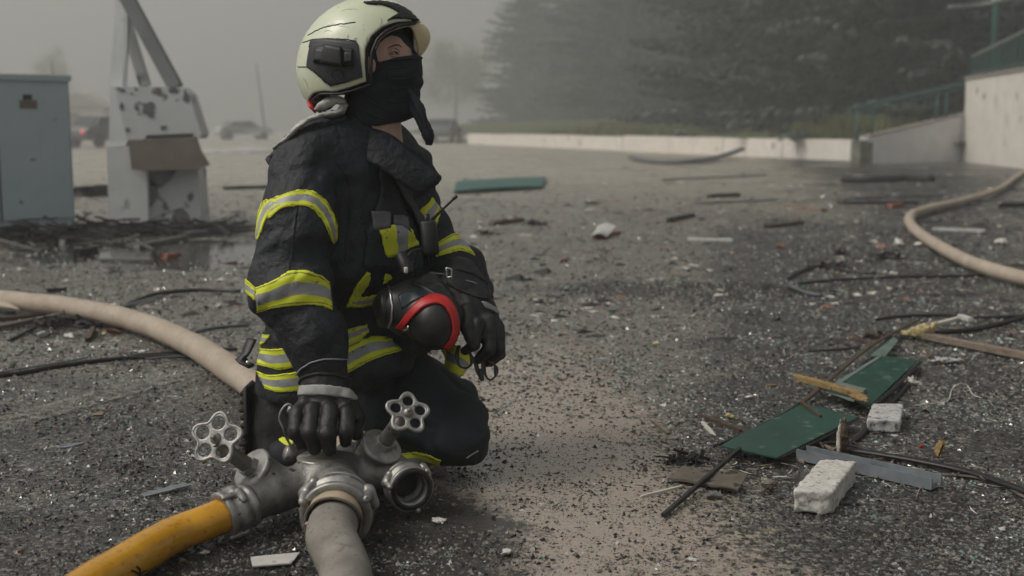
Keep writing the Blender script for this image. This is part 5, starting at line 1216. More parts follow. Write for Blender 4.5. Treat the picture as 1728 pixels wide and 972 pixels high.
V, F = tube([gz(-60, 515, .05), gz(-10, 513, .05), gz(20, 518, .045), gz(34, 524, .03)], [.04, .038, .03, .008], 16, 20, flat=.6); put('flat_hose_end', V, F, mat['tan_hose'], None, label='limp pale end of a second hose lying under the beige hose at the left edge', cat='hose')
# ================================================================== loose litter nobody could count
def chips(n, ymin, ymax, s0, s1, flat, seed, dens, wide=.56):
    r = np.random.default_rng(seed); need = n; out = []
    while need > 0:
        u = r.uniform(0, 1, need*2); Yv = 1/(1/ymin+(1/ymax-1/ymin)*u); Xv = r.uniform(-wide, wide, need*2)*(Yv+.4)
        P = np.stack([Xv, Yv], 1); keep = r.uniform(0, 1, len(P)) < dens(Xv, Yv); P = P[keep][:need]; out.append(P); need -= len(P)
    P = np.concatenate(out)[:n]; m = len(P)
    size = r.uniform(0, 1, m)**1.7*(s1-s0)+s0; size *= np.clip(P[:, 1]/3, .6, 6)**.6
    base = np.array([[1, 0, 0], [-.55, .8, 0], [-.5, -.8, 0], [0, 0, 1.]])
    T = base[None]+r.normal(0, .32, (m, 4, 3)); T[..., 2] = np.abs(T[..., 2])*flat*r.uniform(.4, 1.6, (m, 1)); T[:, :3, 2] *= .3
    a = r.uniform(0, 6.28, m); c, s = np.cos(a)[:, None], np.sin(a)[:, None]
    x = T[..., 0]*c-T[..., 1]*s; y = T[..., 0]*s+T[..., 1]*c
    V = np.stack([P[:, :1]+x*size[:, None], P[:, 1:]+y*size[:, None], T[..., 2]*size[:, None]-.0006+_gz(P)[:, None]], -1).reshape(-1, 3)
    F = (np.array([[0, 1, 3], [1, 2, 3], [2, 0, 3], [0, 2, 1]])[None]+4*np.arange(m)[:, None, None]).reshape(-1, 3)
    return V, [F]
def _gz(P):
    Q = np.stack([P[:, 0], P[:, 1], 0*P[:, 0]], 1); f = np.clip(1-np.abs(P[:, 1]-6)/9, 0, 1); return f*.010*np.minimum(0, fbm(Q*0.9+5, 2))
def _mud(x, y): return np.exp(-(((x-.14)/.34)**2+((y-2.9)/1.35)**2)**2)+np.exp(-(((x-.3)/.4)**2+((y-1.9)/.5)**2)**2)
def _pool(x, y): return np.exp(-(((x+2.4)/1.2)**2+((y-8.7)/.9)**2)**2)
def clump(x, y, f): return np.clip(.5+1.6*fbm(np.stack([x*f, y*f, 0*x], 1), 3), 0, 1)
dA = lambda x, y: np.clip((.25+.75*clump(x, y, 3.5)**1.5)*(1-.72*np.clip(_mud(x, y), 0, 1)*(1-clump(x, y, 6)))*(1-.93*_pool(x, y)), 0, 1)
dB = lambda x, y: np.clip(clump(x, y, 2.6)**2*(1-.8*np.clip(_mud(x, y), 0, 1))*(1-.95*_pool(x, y)), 0, 1)
g_dark = M('dark_wet_grit', (.008, .008, .008), (.028, .027, .025), 60, .35)
g_grey = M('grey_grit', (.075, .073, .066), (.19, .186, .17), 50, .6)
g_tan = M('tan_grit', (.13, .108, .085), (.25, .21, .17), 50, .7)
g_glass = M('broken_safety_glass', (.15, .175, .16), (.34, .38, .345), 80, .15, spec=.8)
g_white = M('plaster_crumb', (.38, .37, .34), (.55, .53, .49), 60, .8)
g_green = M('green_glass_crumb', (.04, .16, .12), (.07, .24, .18), 40, .12)
for nm, n_, a, b_, s0, s1, fl, sd, dn, mt, lb in [
    ('gravel', 66000, 1.65, 15, .0018, .0085, .55, 1, dA, g_dark, 'dark wet grit strewn over the whole yard'),
    ('gravel', 60000, 1.65, 17, .0018, .0075, .55, 2, dA, g_grey, 'grey grit strewn over the whole yard'),
    ('gravel', 34000, 1.65, 6, .0010, .0036, .6, 21, lambda x, y: np.clip(_mud(x, y), 0, 1)*clump(x, y*1.0, 8)**1.2+.02, g_dark, 'fine dark grit lying in the brown muddy water'),
    ('gravel', 9000, 1.65, 6, .0012, .0042, .5, 22, lambda x, y: np.clip(_mud(x, y), 0, 1)*clump(x+3, y, 6)**2+.02, g_grey, 'fine grey-green grit lying in the brown muddy water'),
    ('gravel', 30000, 1.65, 17, .0018, .0085, .5, 3, dA, g_tan, 'tan crumbs strewn over the whole yard'),
    ('glass_crumbs', 40000, 1.65, 20, .0016, .0066, .7, 4, dB, g_glass, 'pale greenish crumbs of broken glass strewn over the yard'),
    ('plaster_crumbs', 3200, 1.7, 24, .003, .010, .6, 5, dB, g_white, 'whitish plaster crumbs strewn over the yard'),
    ('glass_crumbs', 900, 1.7, 9, .003, .009, .6, 6, dB, g_green, 'green glass crumbs strewn over the yard')]:
    V, F = chips(n_, a, b_, s0, s1, fl, sd, dn); put(nm, V, F, mt, None, loc=(0, 0, 0), smooth=False, kind='stuff', label=lb)
dC = lambda x, y: np.clip((.15+.85*clump(x, y, 1.6)**1.5)*(1-.95*_pool(x, y)), 0, 1)
for nm, n_, a, b_, s0, s1, fl, sd, mt, lb in [('gravel', 19000, 3.6, 24, .003, .0110, .4, 41, g_dark, 'dark grit lying in the middle of the yard'), ('gravel', 15000, 3.6, 24, .003, .011, .4, 42, g_tan, 'tan grit lying in the middle of the yard'), ('glass_crumbs', 20000, 3.6, 22, .0025, .0085, .5, 43, g_glass, 'pale glass crumbs lying in the middle of the yard')]:
    V, F = chips(n_, a, b_, s0, s1, fl, sd, dC); V = V; put(nm, V, F, mt, None, loc=(0, 0, 0), smooth=False, kind='stuff', label=lb)
# coarser scraps farther away, dark and pale
def scraps(n, ymin, ymax, seed, mt, s0, s1, lb, flat=.2, nm='scraps', dens=None):
    V, F = chips(n, ymin, ymax, s0, s1, flat, seed, dens or (lambda x, y: np.clip(clump(x, y, 1.2)**2*(1-.9*_pool(x, y)), 0, 1))); put(nm, V, F, mt, None, loc=(0, 0, 0), smooth=False, kind='stuff', label=lb)
scraps(700, 5, 34, 11, mat['dark'], .012, .045, 'small dark scraps lying farther out in the yard')
scraps(520, 5, 30, 12, mat['paper'], .008, .025, 'small pale scraps lying farther out in the yard')
scraps(140, 5, 26, 13, mat['brick'], .010, .03, 'small reddish scraps lying farther out in the yard')
scraps(200, 2.2, 6, 14, mat['dark'], .006, .018, 'small dark slivers lying near the divider')
# matted dark litter under the cabinet and pylon
def mat_litter(lo, hi, n, h, seed, mt, name, lb, ln=.25):
    r = np.random.default_rng(seed); parts = []
    for _ in range(n):
        x, y = r.uniform(lo[0], hi[0]), r.uniform(lo[1], hi[1]); a = r.normal(0, .5); L_ = r.uniform(.3, 1)*ln; z = abs(r.normal(0, h))
        p = np.array([x, y, z]); d = np.array([math.cos(a), math.sin(a), r.normal(0, .18)])*L_/2; parts.append(beam(p-d, p+d, r.uniform(.008, .05), r.uniform(.004, .02)))
    V, F = join(parts); V[:, 2] = np.maximum(V[:, 2], .002); put(name, V, F, mt, None, loc=(0, 0, 0), smooth=False, kind='stuff', label=lb)
mat_litter((-5.2, 9.2), (-3.3, 9.9), 260, .05, 1, mat['dark'], 'litter', 'tangle of black burnt litter at the foot of the cabinet', .4)
mat_litter((-4.3, 9.7), (-2.3, 10.9), 260, .035, 2, mat['dark'], 'litter', 'dark litter round the foot of the pylon', .45)
mat_litter((-4.6, 8.6), (-2.6, 9.9), 60, .02, 3, g_grey, 'litter', 'grey slats in front of the cabinet', .35)

# splinters and torn bits round the broken panels
def twigs(cen, n, sx, seed, mt, name, lb, l0=.02, l1=.09):
    r = np.random.default_rng(seed); parts = []
    for _ in range(n):
        q = np.array(cen[r.integers(len(cen))]); g = G(*q)+np.array([r.normal(0, sx), r.normal(0, sx*1.3), 0]); a = r.normal(.3, 1.0); L_ = r.uniform(l0, l1); z = abs(r.normal(0, .006))+.003
        d = np.array([math.cos(a), math.sin(a), r.normal(0, .1)])*L_/2; m_ = g+[0, 0, z]; k = np.array([r.normal(0, .08), r.normal(0, .08), 0])*L_
        V, F = tube([m_-d, m_+k, m_+d], [r.uniform(.0005, .002), r.uniform(.001, .0035), .0005], 4, 4, flat=.5); V[:, 2] = np.maximum(V[:, 2], .0005); parts.append((V, F))
    V, F = join(parts); put(name, V, F, mt, None, loc=(0, 0, 0), smooth=False, kind='stuff', label=lb)
_c = [(1230, 790), (1300, 790), (1380, 740), (1440, 770), (1480, 720), (1560, 600), (1480, 590), (1400, 620), (1500, 800), (1620, 820)]
twigs(_c, 170, .07, 1, mat['dark'], 'splinters', 'black slivers scattered round the green panels')
twigs(_c, 110, .08, 2, mat['wood'], 'splinters', 'tan wood splinters scattered round the green panels')
twigs(_c, 60, .09, 3, mat['paper'], 'splinters', 'pale slivers scattered round the green panels', .01, .05)
twigs([(60, 560), (120, 555), (180, 560), (250, 600), (400, 560)], 140, .14, 4, mat['dark'], 'splinters', 'black slivers scattered round the wreckage on the left', .04, .2)
twigs([(900, 700), (1000, 600), (1000, 850), (1100, 700), (850, 500), (1250, 600), (1500, 450), (200, 700), (250, 850), (100, 800)], 150, .25, 5, mat['dark'], 'splinters', 'thin dark slivers strewn over the near yard', .01, .05)

# ================================================================== single pieces of debris
DEB = 'debris'
def deb(name, V, F, m_, label, cat='debris', group=None, smooth=False, parent=None):
    return put(name, V, F, m_, parent, smooth=smooth, **(dict(label=label, cat=cat, group=group) if parent is None else {}))
def plank(name, p, q, wd_, th, m_, label, cat='debris', z=(0, 0), bev=.0, group=None, rag=.0, n=8):
    """flat bar on the ground between photo pixels p and q, with optional ragged ends"""
    a, b_ = G(*p), G(*q); a[2] = z[0]+th/2; b_[2] = z[1]+th/2
    d = unit(b_-a); u, v, _ = frame(d)
    r = np.random.default_rng(int(abs(p[0]*7+p[1])) % 9973); L_ = np.linalg.norm(b_-a)
    ts = np.linspace(0, 1, n); rings = []
    for k, t_ in enumerate(ts):
        c = a+(b_-a)*t_; w_ = wd_/2*(1+r.normal(0, .06)*(rag > 0)); h_ = th/2*(1+r.normal(0, .08)*(rag > 0))
        end = (k == 0 or k == n-1); pts = []
        for sx, sy in ((-1, -1), (-.85, -1.0), (.85, -1.0), (1, -1), (1, .7), (.9, 1), (0, 1), (-.9, 1), (-1, .7)):
            pts.append(c+u*w_*sx+v*h_*sy+(d*r.normal(0, rag*wd_) if end else 0))
        rings.append(pts)
    V = np.array(rings).reshape(-1, 3); k9 = 9; i, j = np.meshgrid(np.arange(n-1), np.arange(k9), indexing='ij'); jn = (j+1) % k9
    F = [np.stack([i*k9+j, i*k9+jn, (i+1)*k9+jn, (i+1)*k9+j], -1).reshape(-1, 4), np.array([list(range(k9-1, -1, -1)), list(range((n-1)*k9, n*k9))])]
    return deb(name, V, F, m_, label, cat, group)
def lump(name, p, size, m_, label, cat='debris', rot=0.0, seed=0, ragged=.25, z=0.0, group=None, sq=.0, res=None, parent=None):
    c = G(*p); c[2] = z+size[2]/2*.92; h = res or max(min(size)/9, max(size)/34); cs, sn = math.cos(rot), math.sin(rot); MM = np.array([[cs, -sn, 0], [sn, cs, 0], [0, 0, 1]])
    s = np.array(size)/2
    rr = np.random.default_rng(seed+500); NP = rr.normal(size=(16, 3)); NP /= np.linalg.norm(NP, axis=1)[:, None]; OF = rr.uniform(.55, 1.0, 16)
    def f(P):
        q = ((P-c)@MM)/s; d = np.max(q@NP.T-OF, axis=1)*min(s)
        return d+ragged*min(s)*(.9*fbm((P-c)/max(s)*2.6+seed*3.7, 3)+.4*perlin((P-c)/min(s)*2.2+seed))
    V, F = nets(f, c-max(s)*1.5, c+max(s)*1.5, h, slack=max(s)*.5)
    return deb(name, V, F, m_, label, cat, group, smooth=sq == 0, parent=parent)
def cable(name, pts, r, m_, label, z=None, n=40, cat='cable', flat=1.0, group=None, prof=None, noise=.0):
    zz = z if z is not None else [r]*len(pts); P = [G(x, y, h) for (x, y), h in zip(pts, zz)]
    V, F = tube(P, r, 8, n, flat=flat); return deb(name, V, F, m_, label, cat, group, smooth=True)
def sheet(name, pts, th, z, m_, label, cat='panel', curl=.0, sub=10, parent=None):
    """thin bent panel: 4 photo-pixel corners on the ground at heights z"""
    Q = np.array([G(x, y, h) for (x, y), h in zip(pts, z)]); n = sub
    s, t_ = np.meshgrid(np.linspace(0, 1, n), np.linspace(0, 1, n), indexing='ij'); s = s[..., None]; t_ = t_[..., None]
    S = Q[0]*(1-s)*(1-t_)+Q[1]*s*(1-t_)+Q[2]*s*t_+Q[3]*(1-s)*t_
    S[..., 2] += curl*np.sin(np.pi*s[..., 0])*(.6+.4*np.cos(t_[..., 0]*5))
    S[..., 2] += .0015*perlin(S.reshape(-1, 3)*14).reshape(n, n)
    S[..., 2] = np.maximum(S[..., 2], th+.001)
    V = np.vstack([S.reshape(-1, 3), S.reshape(-1, 3)-[0, 0, th]]); K_ = n*n; i, j = np.meshgrid(np.arange(n-1), np.arange(n-1), indexing='ij')
    f1 = np.stack([i*n+j, i*n+j+1, (i+1)*n+j+1, (i+1)*n+j], -1).reshape(-1, 4); nz = np.cross(V[f1[0, 1]]-V[f1[0, 0]], V[f1[0, 3]]-V[f1[0, 0]])[2]
    if nz < 0: f1 = f1[:, ::-1]
    bd = np.concatenate([np.arange(n), np.arange(1, n)*n+n-1, (n-1)*n+np.arange(n-2, -1, -1), np.arange(n-2, 0, -1)*n]); bn = np.roll(bd, -1)
    F = [np.concatenate([f1, f1[:, ::-1]+K_, np.stack([bd, bn, bn+K_, bd+K_], 1)])]
    return deb(name, V, F, m_, label, cat, parent=parent)

def shred(name, p, size, m_, label, cat='scrap', rot=0.0, seed=0, n=26, z=0.0, curl=.5, extra=None):
    '''a torn, crumpled scrap: many thin bent flakes caught in one bundle'''
    r = np.random.default_rng(seed+900); c = G(*p); parts = []
    cs, sn = math.cos(rot), math.sin(rot)
    for k in range(n):
        o = r.normal(0, .27, 3)*np.array(size); o[2] = abs(o[2])+size[2]*.12*r.uniform(0, 2); L_ = size[0]*r.uniform(.18, .5); w_ = size[1]*r.uniform(.12, .45)
        a = r.normal(0, .7); el = r.normal(0, curl); d = np.array([math.cos(a)*math.cos(el), math.sin(a)*math.cos(el), math.sin(el)]); sd = unit(np.cross(d, r.normal(size=3)*[.5, .5, 1]+[0, 0, .6]))
        up = np.cross(sd, d); pts = []
        for t_ in (-.5, -.15, .2, .5):
            bend = up*L_*(.25-t_*t_)*r.uniform(-.6, .6); w2 = w_*(.5-.25*abs(t_))*r.uniform(.6, 1.2)
            pts += [o+d*L_*t_+bend-sd*w2, o+d*L_*t_+bend+sd*w2]
        T_ = np.array(pts); th_ = up*max(.0012, size[2]*.05); V = np.vstack([T_, T_-th_])
        F = []
        for q in range(3):
            a0 = 2*q; F += [[a0, a0+1, a0+3, a0+2], [a0+10, a0+11, a0+9, a0+8], [a0, a0+2, a0+10, a0+8], [a0+1, a0+9, a0+11, a0+3]]
        F += [[0, 8, 9, 1], [6, 7, 15, 14]]; parts.append((V, [np.array(F)]))
    V, F = join(parts); x = V[:, 0]*cs-V[:, 1]*sn; y = V[:, 0]*sn+V[:, 1]*cs; V = np.stack([x+c[0], y+c[1], np.maximum(V[:, 2]+z, .0015)], 1)
    return deb(name, V, F, m_, label, cat)
# --- right foreground: the broken green facade strip
gp_ = empty('green_panel', G(1330, 720), 'lower piece of dark green panel with a scraped face, left of the large white block', 'panel')
sheet('panel_sheet', [(1216, 752), (1311, 772), (1446, 704), (1350, 678)], .004, [.035, .030, .045, .050], mat['greenpanel'], '', parent=gp_)
for pts, zz in (([(1213, 750), (1260, 730), (1320, 700), (1352, 679)], [.03, .035, .042, .05]), ([(1313, 774), (1370, 748), (1420, 722), (1447, 706)], [.024, .026, .032, .038])):
    V, F = tube([G(x, y, h) for (x, y), h in zip(pts, zz)], .006, 7, 26, flat=.8); put('rubber_edge', V, F, mat['rubber'], gp_)
gq = empty('green_panel', G(1470, 640), 'upper piece of dark green panel with a greyed corner, lying beyond the yellow slat', 'panel')
sheet('panel_sheet', [(1400, 655), (1466, 686), (1549, 608), (1487, 600)], .004, [.035, .030, .030, .045], mat['greenpanel'], '', parent=gq)
sheet('grey_strip', [(1388, 658), (1404, 656), (1489, 600), (1478, 603)], .004, [.036, .038, .048, .044], mat['tealwhite'], '', parent=gq)
sheet('grey_corner', [(1392, 661), (1440, 678), (1462, 655), (1420, 645)], .001, [.041, .040, .043, .0445], mat['tealwhite'], '', parent=gq)
V, F = tube([G(x, y, .028) for x, y in [(1466, 690), (1500, 663), (1552, 612)]], .0065, 7, 24); put('rubber_edge', V, F, mat['rubber'], gq)
sheet('pale_green_strip', [(1462, 601), (1492, 603), (1516, 574), (1502, 566)], .004, [.03, .03, .03, .035], mat['tealwhite'], 'short pale green strip at the far tip of the upper green panel', curl=.005)
for k, (pts, zz, rr, lab) in enumerate([
    ([(1340, 690), (1380, 658), (1430, 615), (1480, 577), (1550, 540)], [.03, .045, .05, .05, .03], .009, 'dark weathered strip along the left side of the upper green panel'),
    ([(1360, 672), (1400, 640), (1450, 596), (1498, 566), (1556, 536)], [.02, .03, .035, .04, .02], .007, 'thinner black strip outside the dark weathered strip'),
    ([(1418, 758), (1450, 735), (1480, 700), (1510, 672), (1552, 622)], [.01]*5, .009, 'black rubber strip under the near side of the green panels')]):
    cable('rubber_strip', pts, rr, mat['dwood'] if k == 0 else mat['rubber'], lab, z=zz, flat=.6, cat='strip')
plank('wood_offcut', (1343, 667), (1452, 696), .026, .018, mat['ywood'], 'yellow stained wooden slat lying across the green panels', 'slat', z=(.055, .05), rag=.5, n=12)
lump('wood_chunk', (1447, 700), (.07, .03, .026), mat['ywood'], 'broken yellow wood end at the right tip of the slat on the panels', 'wood', rot=-.7, z=.045, seed=4)
plank('wood_splinter', (1352, 708), (1384, 729), .008, .008, mat['dwood'], 'short dark splinter on the lower green panel', 'splinter', z=(.05, .045), rag=.6)
lump('wood_splinter', (1421, 770), (.022, .022, .115), mat['dwood'], 'upright splintered reddish brown stake beside the lower green panel', 'splinter', seed=3, ragged=.5, res=.0035)
lump('wood_splinter', (1415, 766), (.012, .014, .10), mat['paper'], 'pale torn fibre side of the upright stake', 'splinter', seed=8, ragged=.5, res=.003)
# concrete blocks
def block(p0, p1, p2, p3, hgt, m_, label, rg=.05, seed=0):
    """block from four ground pixels of its footprint"""
    Q = np.array([G(*p) for p in (p0, p1, p2, p3)]); c = Q.mean(0); e1 = (Q[1]-Q[0]+Q[2]-Q[3])/4; e2 = (Q[3]-Q[0]+Q[2]-Q[1])/4; c[2] = hgt/2
    sx, sy = np.linalg.norm(e1), np.linalg.norm(e2); IM = np.linalg.inv(np.stack([e1, e2, (0, 0, hgt/2)], 1))
    def f(P):
        q = (P-c)@IM.T; a_ = (np.abs(q)-1)*np.array([sx, sy, hgt/2])
        d = smax(smax(a_[:, 0], a_[:, 1], .006), a_[:, 2], .005); e = np.maximum(np.abs(q[:, 0]), np.abs(q[:, 1]))
        rough = np.clip((e-.86)*8, 0, 1)*np.clip(1-q[:, 2], .25, 1)
        return d+(.0018+.008*rough)*(.4+fbm(P*38+seed, 3))+.0012*perlin(P*130)
    bb = math.hypot(sx, sy)+.03; V, F = nets(f, c-np.array([bb, bb, .1]), c+np.array([bb, bb, .1]), .0036); return put('concrete_block', V, F, m_, None, smooth=True, label=label, cat='block')
block((1336, 869), (1404, 871), (1446, 815), (1380, 812), .060, mat['conc'], 'large white broken aerated concrete block with a rough grey near face', seed=1)
block((1461, 731), (1519, 732), (1526, 702), (1470, 701), .042, mat['concd'], 'smaller speckled grey concrete block beside the upper green panel', seed=5)
# aluminium channel
a, b_ = G(1352, 775), G(1580, 826); ch = empty('metal_channel', (a+b_)/2, 'grey metal channel with a raised lip sticking out behind the large white block', 'channel')
V, F = beam(a+[0, 0, .006], b_+[0, 0, .006], .050, .004); put('web', V, F, mat['alu'], ch, smooth=False)
u, v, d = frame(b_-a)
for s_, hh_, nm in ((-1, .030, 'flange'), (1, .030, 'flange'), (.1, .016, 'rib'), (-.2, .016, 'rib')):
    V, F = beam(a+u*.025*s_+[0, 0, hh_/2+.004], b_+u*.025*s_+[0, 0, hh_/2+.004], .0035, hh_, up=(0, 0, 1)); put(nm, V, F, mat['alu'], ch, smooth=False)
plank('wood_strip', (1362, 752), (1408, 768), .006, .006, mat['wood'], 'thin pale ribbed strip just behind the large white block', 'strip', z=(.02, .012))
plank('wood_strip', (1354, 758), (1400, 774), .006, .006, mat['wood'], 'second thin pale ribbed strip, nearer to the large white block', 'strip', z=(.016, .01))
plank('wood_strip', (1333, 774), (1358, 782), .010, .008, mat['wood'], 'short pale wood end poking from under the green panel corner', 'strip', rag=.4)
cable('rubber_gasket', [(1425, 758), (1480, 766), (1560, 780), (1640, 798), (1728, 828), (1800, 850), (2100, 940)], .013, mat['rubber'], 'thick black rubber gasket running from the panels to the right edge', flat=.6, cat='gasket', n=60)
cable('rubber_gasket', [(1392, 758), (1388, 750), (1410, 748), (1460, 758), (1520, 776)], .006, mat['rubber'], 'thin looped black gasket beside the upright stake', z=[.01, .02, .02, .01, .008], cat='gasket')
cable('rubber_gasket', [(1590, 800), (1650, 806), (1700, 822), (1728, 838), (1790, 862)], .007, mat['card'], 'brownish flattened strip beside the thick black gasket', flat=.4, cat='strip')
plank('dark_rod', (1119, 876), (1248, 778), .010, .010, mat['wire'], 'black bent rod sloping from the green panel to the brown puddle', 'rod', z=(.004, .03), n=14)
# crumpled boards left of the panel
sheet('mud_board', [(1126, 806), (1244, 828), (1250, 808), (1152, 786)], .006, [.012, .012, .02, .02], mat['card'], 'flat muddy brown board under the black rod', 'board', curl=.004)
sheet('mud_board', [(1200, 819), (1245, 826), (1262, 800), (1225, 796)], .004, [.02, .02, .035, .035], mat['card'], 'tilted scrap of muddy board against the black rod', 'board', curl=.004)
shred('rubble_lump', (1168, 782), (.11, .05, .045), mat['dark'], 'black and grey crumpled lump at the left end of the muddy board', 'rubble', seed=2)
shred('rubble_lump', (1132, 782), (.045, .03, .03), mat['dark'], 'small black lump left of the crumpled lump', 'rubble', seed=7)
shred('wood_scrap', (1300, 832), (.05, .02, .035), mat['dwood'], 'dark reddish torn scrap left of the large white block', 'scrap', seed=6, rot=.4)
shred('paper_scrap', (1290, 818), (.012, .012, .045), mat['paper'], 'pale torn sliver standing beside the reddish scrap', 'scrap', seed=9)
lump('stone', (1200, 842), (.045, .03, .02), g_grey, 'flat grey stone below the muddy board', 'stone', seed=3)
plank('white_stick', (1082, 840), (1150, 823), .007, .006, mat['paper'], 'thin whitish stick left of the muddy board', 'stick', rag=.2)
plank('dark_stick', (1182, 703), (1250, 728), .012, .010, mat['dwood'], 'dark brown stick left of the lower green panel', 'stick', rag=.3)
plank('wood_splinter', (1101, 711), (1129, 733), .010, .006, mat['wood'], 'tan splinter lying alone left of the dark brown stick', 'splinter', rag=.3)
plank('wood_splinter', (1187, 716), (1204, 735), .014, .006, mat['paper'], 'pale ragged splinter just below the dark brown stick', 'splinter', rag=.9)
# the beam with yellow foam
plank('timber_beam', (1545, 572), (1900, 644), .034, .026, mat['wood'], 'weathered timber running to the right edge with yellow foam on its end', 'timber', rag=.1, z=(.01, .01), n=12)
lump('foam_lump', (1556, 575), (.16, .05, .045), mat['foam'], 'lumpy yellow foam on the near end of the timber', 'foam', rot=-.15, seed=2, ragged=.55, z=.012)
lump('red_scrap', (1542, 562), (.04, .03, .02), mat['red'], 'small red scrap beside the yellow foam', 'scrap', seed=5, ragged=.5)
shred('wood_scrap', (1478, 570), (.12, .05, .03), mat['dwood'], 'tangled brown splinters left of the yellow foam', 'scrap', seed=12, rot=.2)
plank('wood_splinter', (1437, 573), (1480, 580), .016, .010, mat['dwood'], 'brown splinter pointing left from the tangled splinters', 'splinter', rag=.5)
plank('dark_stick', (1368, 594), (1448, 588), .016, .006, mat['dark'], 'thin dark strip lying left of the weathered black strip', 'stick', rag=.4)
cable('black_cable', [(1478, 539), (1530, 533), (1600, 532), (1660, 536), (1728, 533), (1800, 530), (2100, 545)], .007, mat['wire'], 'black cable lying beyond the timber, upper one of the pair')
cable('black_cable', [(1545, 552), (1590, 559), (1640, 556), (1690, 545), (1728, 535), (1800, 520), (2050, 515)], .011, mat['wire'], 'thicker black cable looping under the upper cable beyond the timber')
plank('white_tube', (1575, 552), (1617, 541), .022, .018, mat['paper'], 'stubby whitish tube beyond the yellow foam', 'tube', rag=.1)
plank('white_tube', (1620, 537), (1638, 543), .024, .020, mat['white'], 'small white tube end touching the upper black cable', 'tube')
cable('white_wire', [(1545, 684), (1580, 680), (1600, 676), (1606, 658), (1618, 648), (1632, 650), (1642, 666), (1656, 671)], .0016, mat['paper'], 'thin curly white wire right of the speckled block', z=[.002, .002, .004, .02, .03, .02, .004, .003])
lump('stone', (1595, 614), (.10, .05, .03), mat['concd'], 'mottled pale stone below the timber', 'stone', seed=14, ragged=.6)
lump('stone', (1539, 650), (.055, .03, .025), mat['white'], 'small white crumbled piece right of the upper green panel', 'stone', seed=21, ragged=.8)
for k, (p, s, m_, lab, cat) in enumerate([
    ((1302, 652), (.045, .016, .010), mat['ywood'], 'orange-brown wood chip left of the upper green panel', 'chip'),
    ((1358, 647), (.040, .024, .022), mat['foam'], 'yellow foam crumb just left of the upper green panel', 'foam'),
    ((1230, 707), (.030, .020, .022), mat['foam'], 'yellow foam crumb beside the dark brown stick', 'foam'),
    ((1264, 672), (.034, .022, .012), mat['white'], 'white chip above the lower green panel', 'chip'),
    ((1580, 770), (.016, .022, .028), mat['ywood'], 'upright orange wood chip behind the thick black gasket', 'chip'),
    ((1555, 755), (.016, .012, .010), mat['red'], 'tiny red bit left of the orange wood chip', 'chip'),
    ((741, 882), (.030, .040, .010), mat['white'], 'white angular chip on the dark wet grit below the knee', 'chip'),
    ((856, 936), (.030, .026, .016), mat['conc'], 'pale brown-white pebble at the bottom edge of the dark wet patch', 'pebble'),
    ((1167, 946), (.018, .022, .008), mat['white'], 'small white flake near the bottom of the brown puddle', 'chip'),
    ((905, 510), (.046, .030, .024), mat['white'], 'small white lump right of the gloved hand', 'lump'),
    ((1108, 580), (.050, .032, .012), mat['foam'], 'little tan block alone in the middle of the yard', 'chip'),
    ((1118, 686), (.030, .016, .006), mat['paper'], 'slim white flake right of the knee', 'chip'),
    ((952, 443), (.09, .05, .035), mat['brick'], 'brownish lump in the middle of the yard', 'lump'),
    ((1517, 415), (.13, .09, .05), mat['white'], 'white lump left of the hose bend', 'lump'),
    ((1548, 416), (.06, .05, .04), mat['white'], 'white lump touching the hose bend', 'lump'),
    ((1688, 413), (.15, .08, .06), mat['conc'], 'whitish crumbled lump inside the hose bend', 'lump'),
    ((1652, 337), (.10, .08, .07), mat['white'], 'white pebble beyond the hose, left one', 'lump'),
    ((1631, 344), (.10, .08, .06), mat['white'], 'white pebble touching the far side of the hose', 'lump'),
    ((1318, 418), (.10, .06, .03), mat['brick'], 'orange brick scrap left of the hose bend', 'chip'),
    ((1237, 404), (.02, .02, .01), mat['white'], 'tiny white crumb at the end of the white slat', 'chip'),
    ((1413, 463), (.055, .03, .022), mat['ywood'], 'orange chip between the two black cables', 'chip'),
    ((1336, 460), (.045, .03, .014), mat['white'], 'white chip at the left end of the black cable', 'chip'),
    ((370, 520), (.06, .04, .025), mat['concd'], 'grey-white stone beyond the beige hose', 'stone'),
    ((348, 521), (.03, .03, .02), mat['dark'], 'small black stone beyond the beige hose', 'stone'),
    ((72, 570), (.07, .04, .035), mat['concd'], 'grey round stone in front of the wooden wreckage', 'stone'),
    ((118, 571), (.075, .025, .018), mat['white'], 'smooth white oblong piece under the wreckage', 'chip'),
    ((160, 563), (.045, .03, .022), mat['concd'], 'pebble at the right end of the wreckage, left one', 'pebble'),
    ((176, 566), (.045, .022, .018), mat['foam'], 'pebble at the right end of the wreckage, middle one', 'pebble'),
    ((198, 564), (.055, .025, .020), mat['brick'], 'reddish pebble at the right end of the wreckage', 'pebble'),
    ((243, 596), (.03, .02, .016), mat['white'], 'small white stone below the beige hose', 'stone'),
    ((165, 700), (.05, .03, .005), mat['wood'], 'tan flake on the left side of the yard', 'chip'),
    ((207, 790), (.055, .014, .010), mat['dwood'], 'thin reddish brown sliver left of the left handwheel', 'chip'),
    ((217, 768), (.034, .012, .004), g_grey, 'grey flake above the reddish brown sliver', 'chip'),
    ((34, 930), (.02, .012, .006), mat['brick'], 'tiny red chip in the lower left corner', 'chip'),
    ((345, 935), (.022, .026, .008), mat['conc'], 'pale triangular chip left of the white slat', 'chip')]):
    lump({'debris': 'debris'}.get(cat, cat), p, s, m_, lab, cat, rot=(k*1.3) % 3, seed=k+30, ragged=.45, res=max(min(s)/5, max(s)/22))
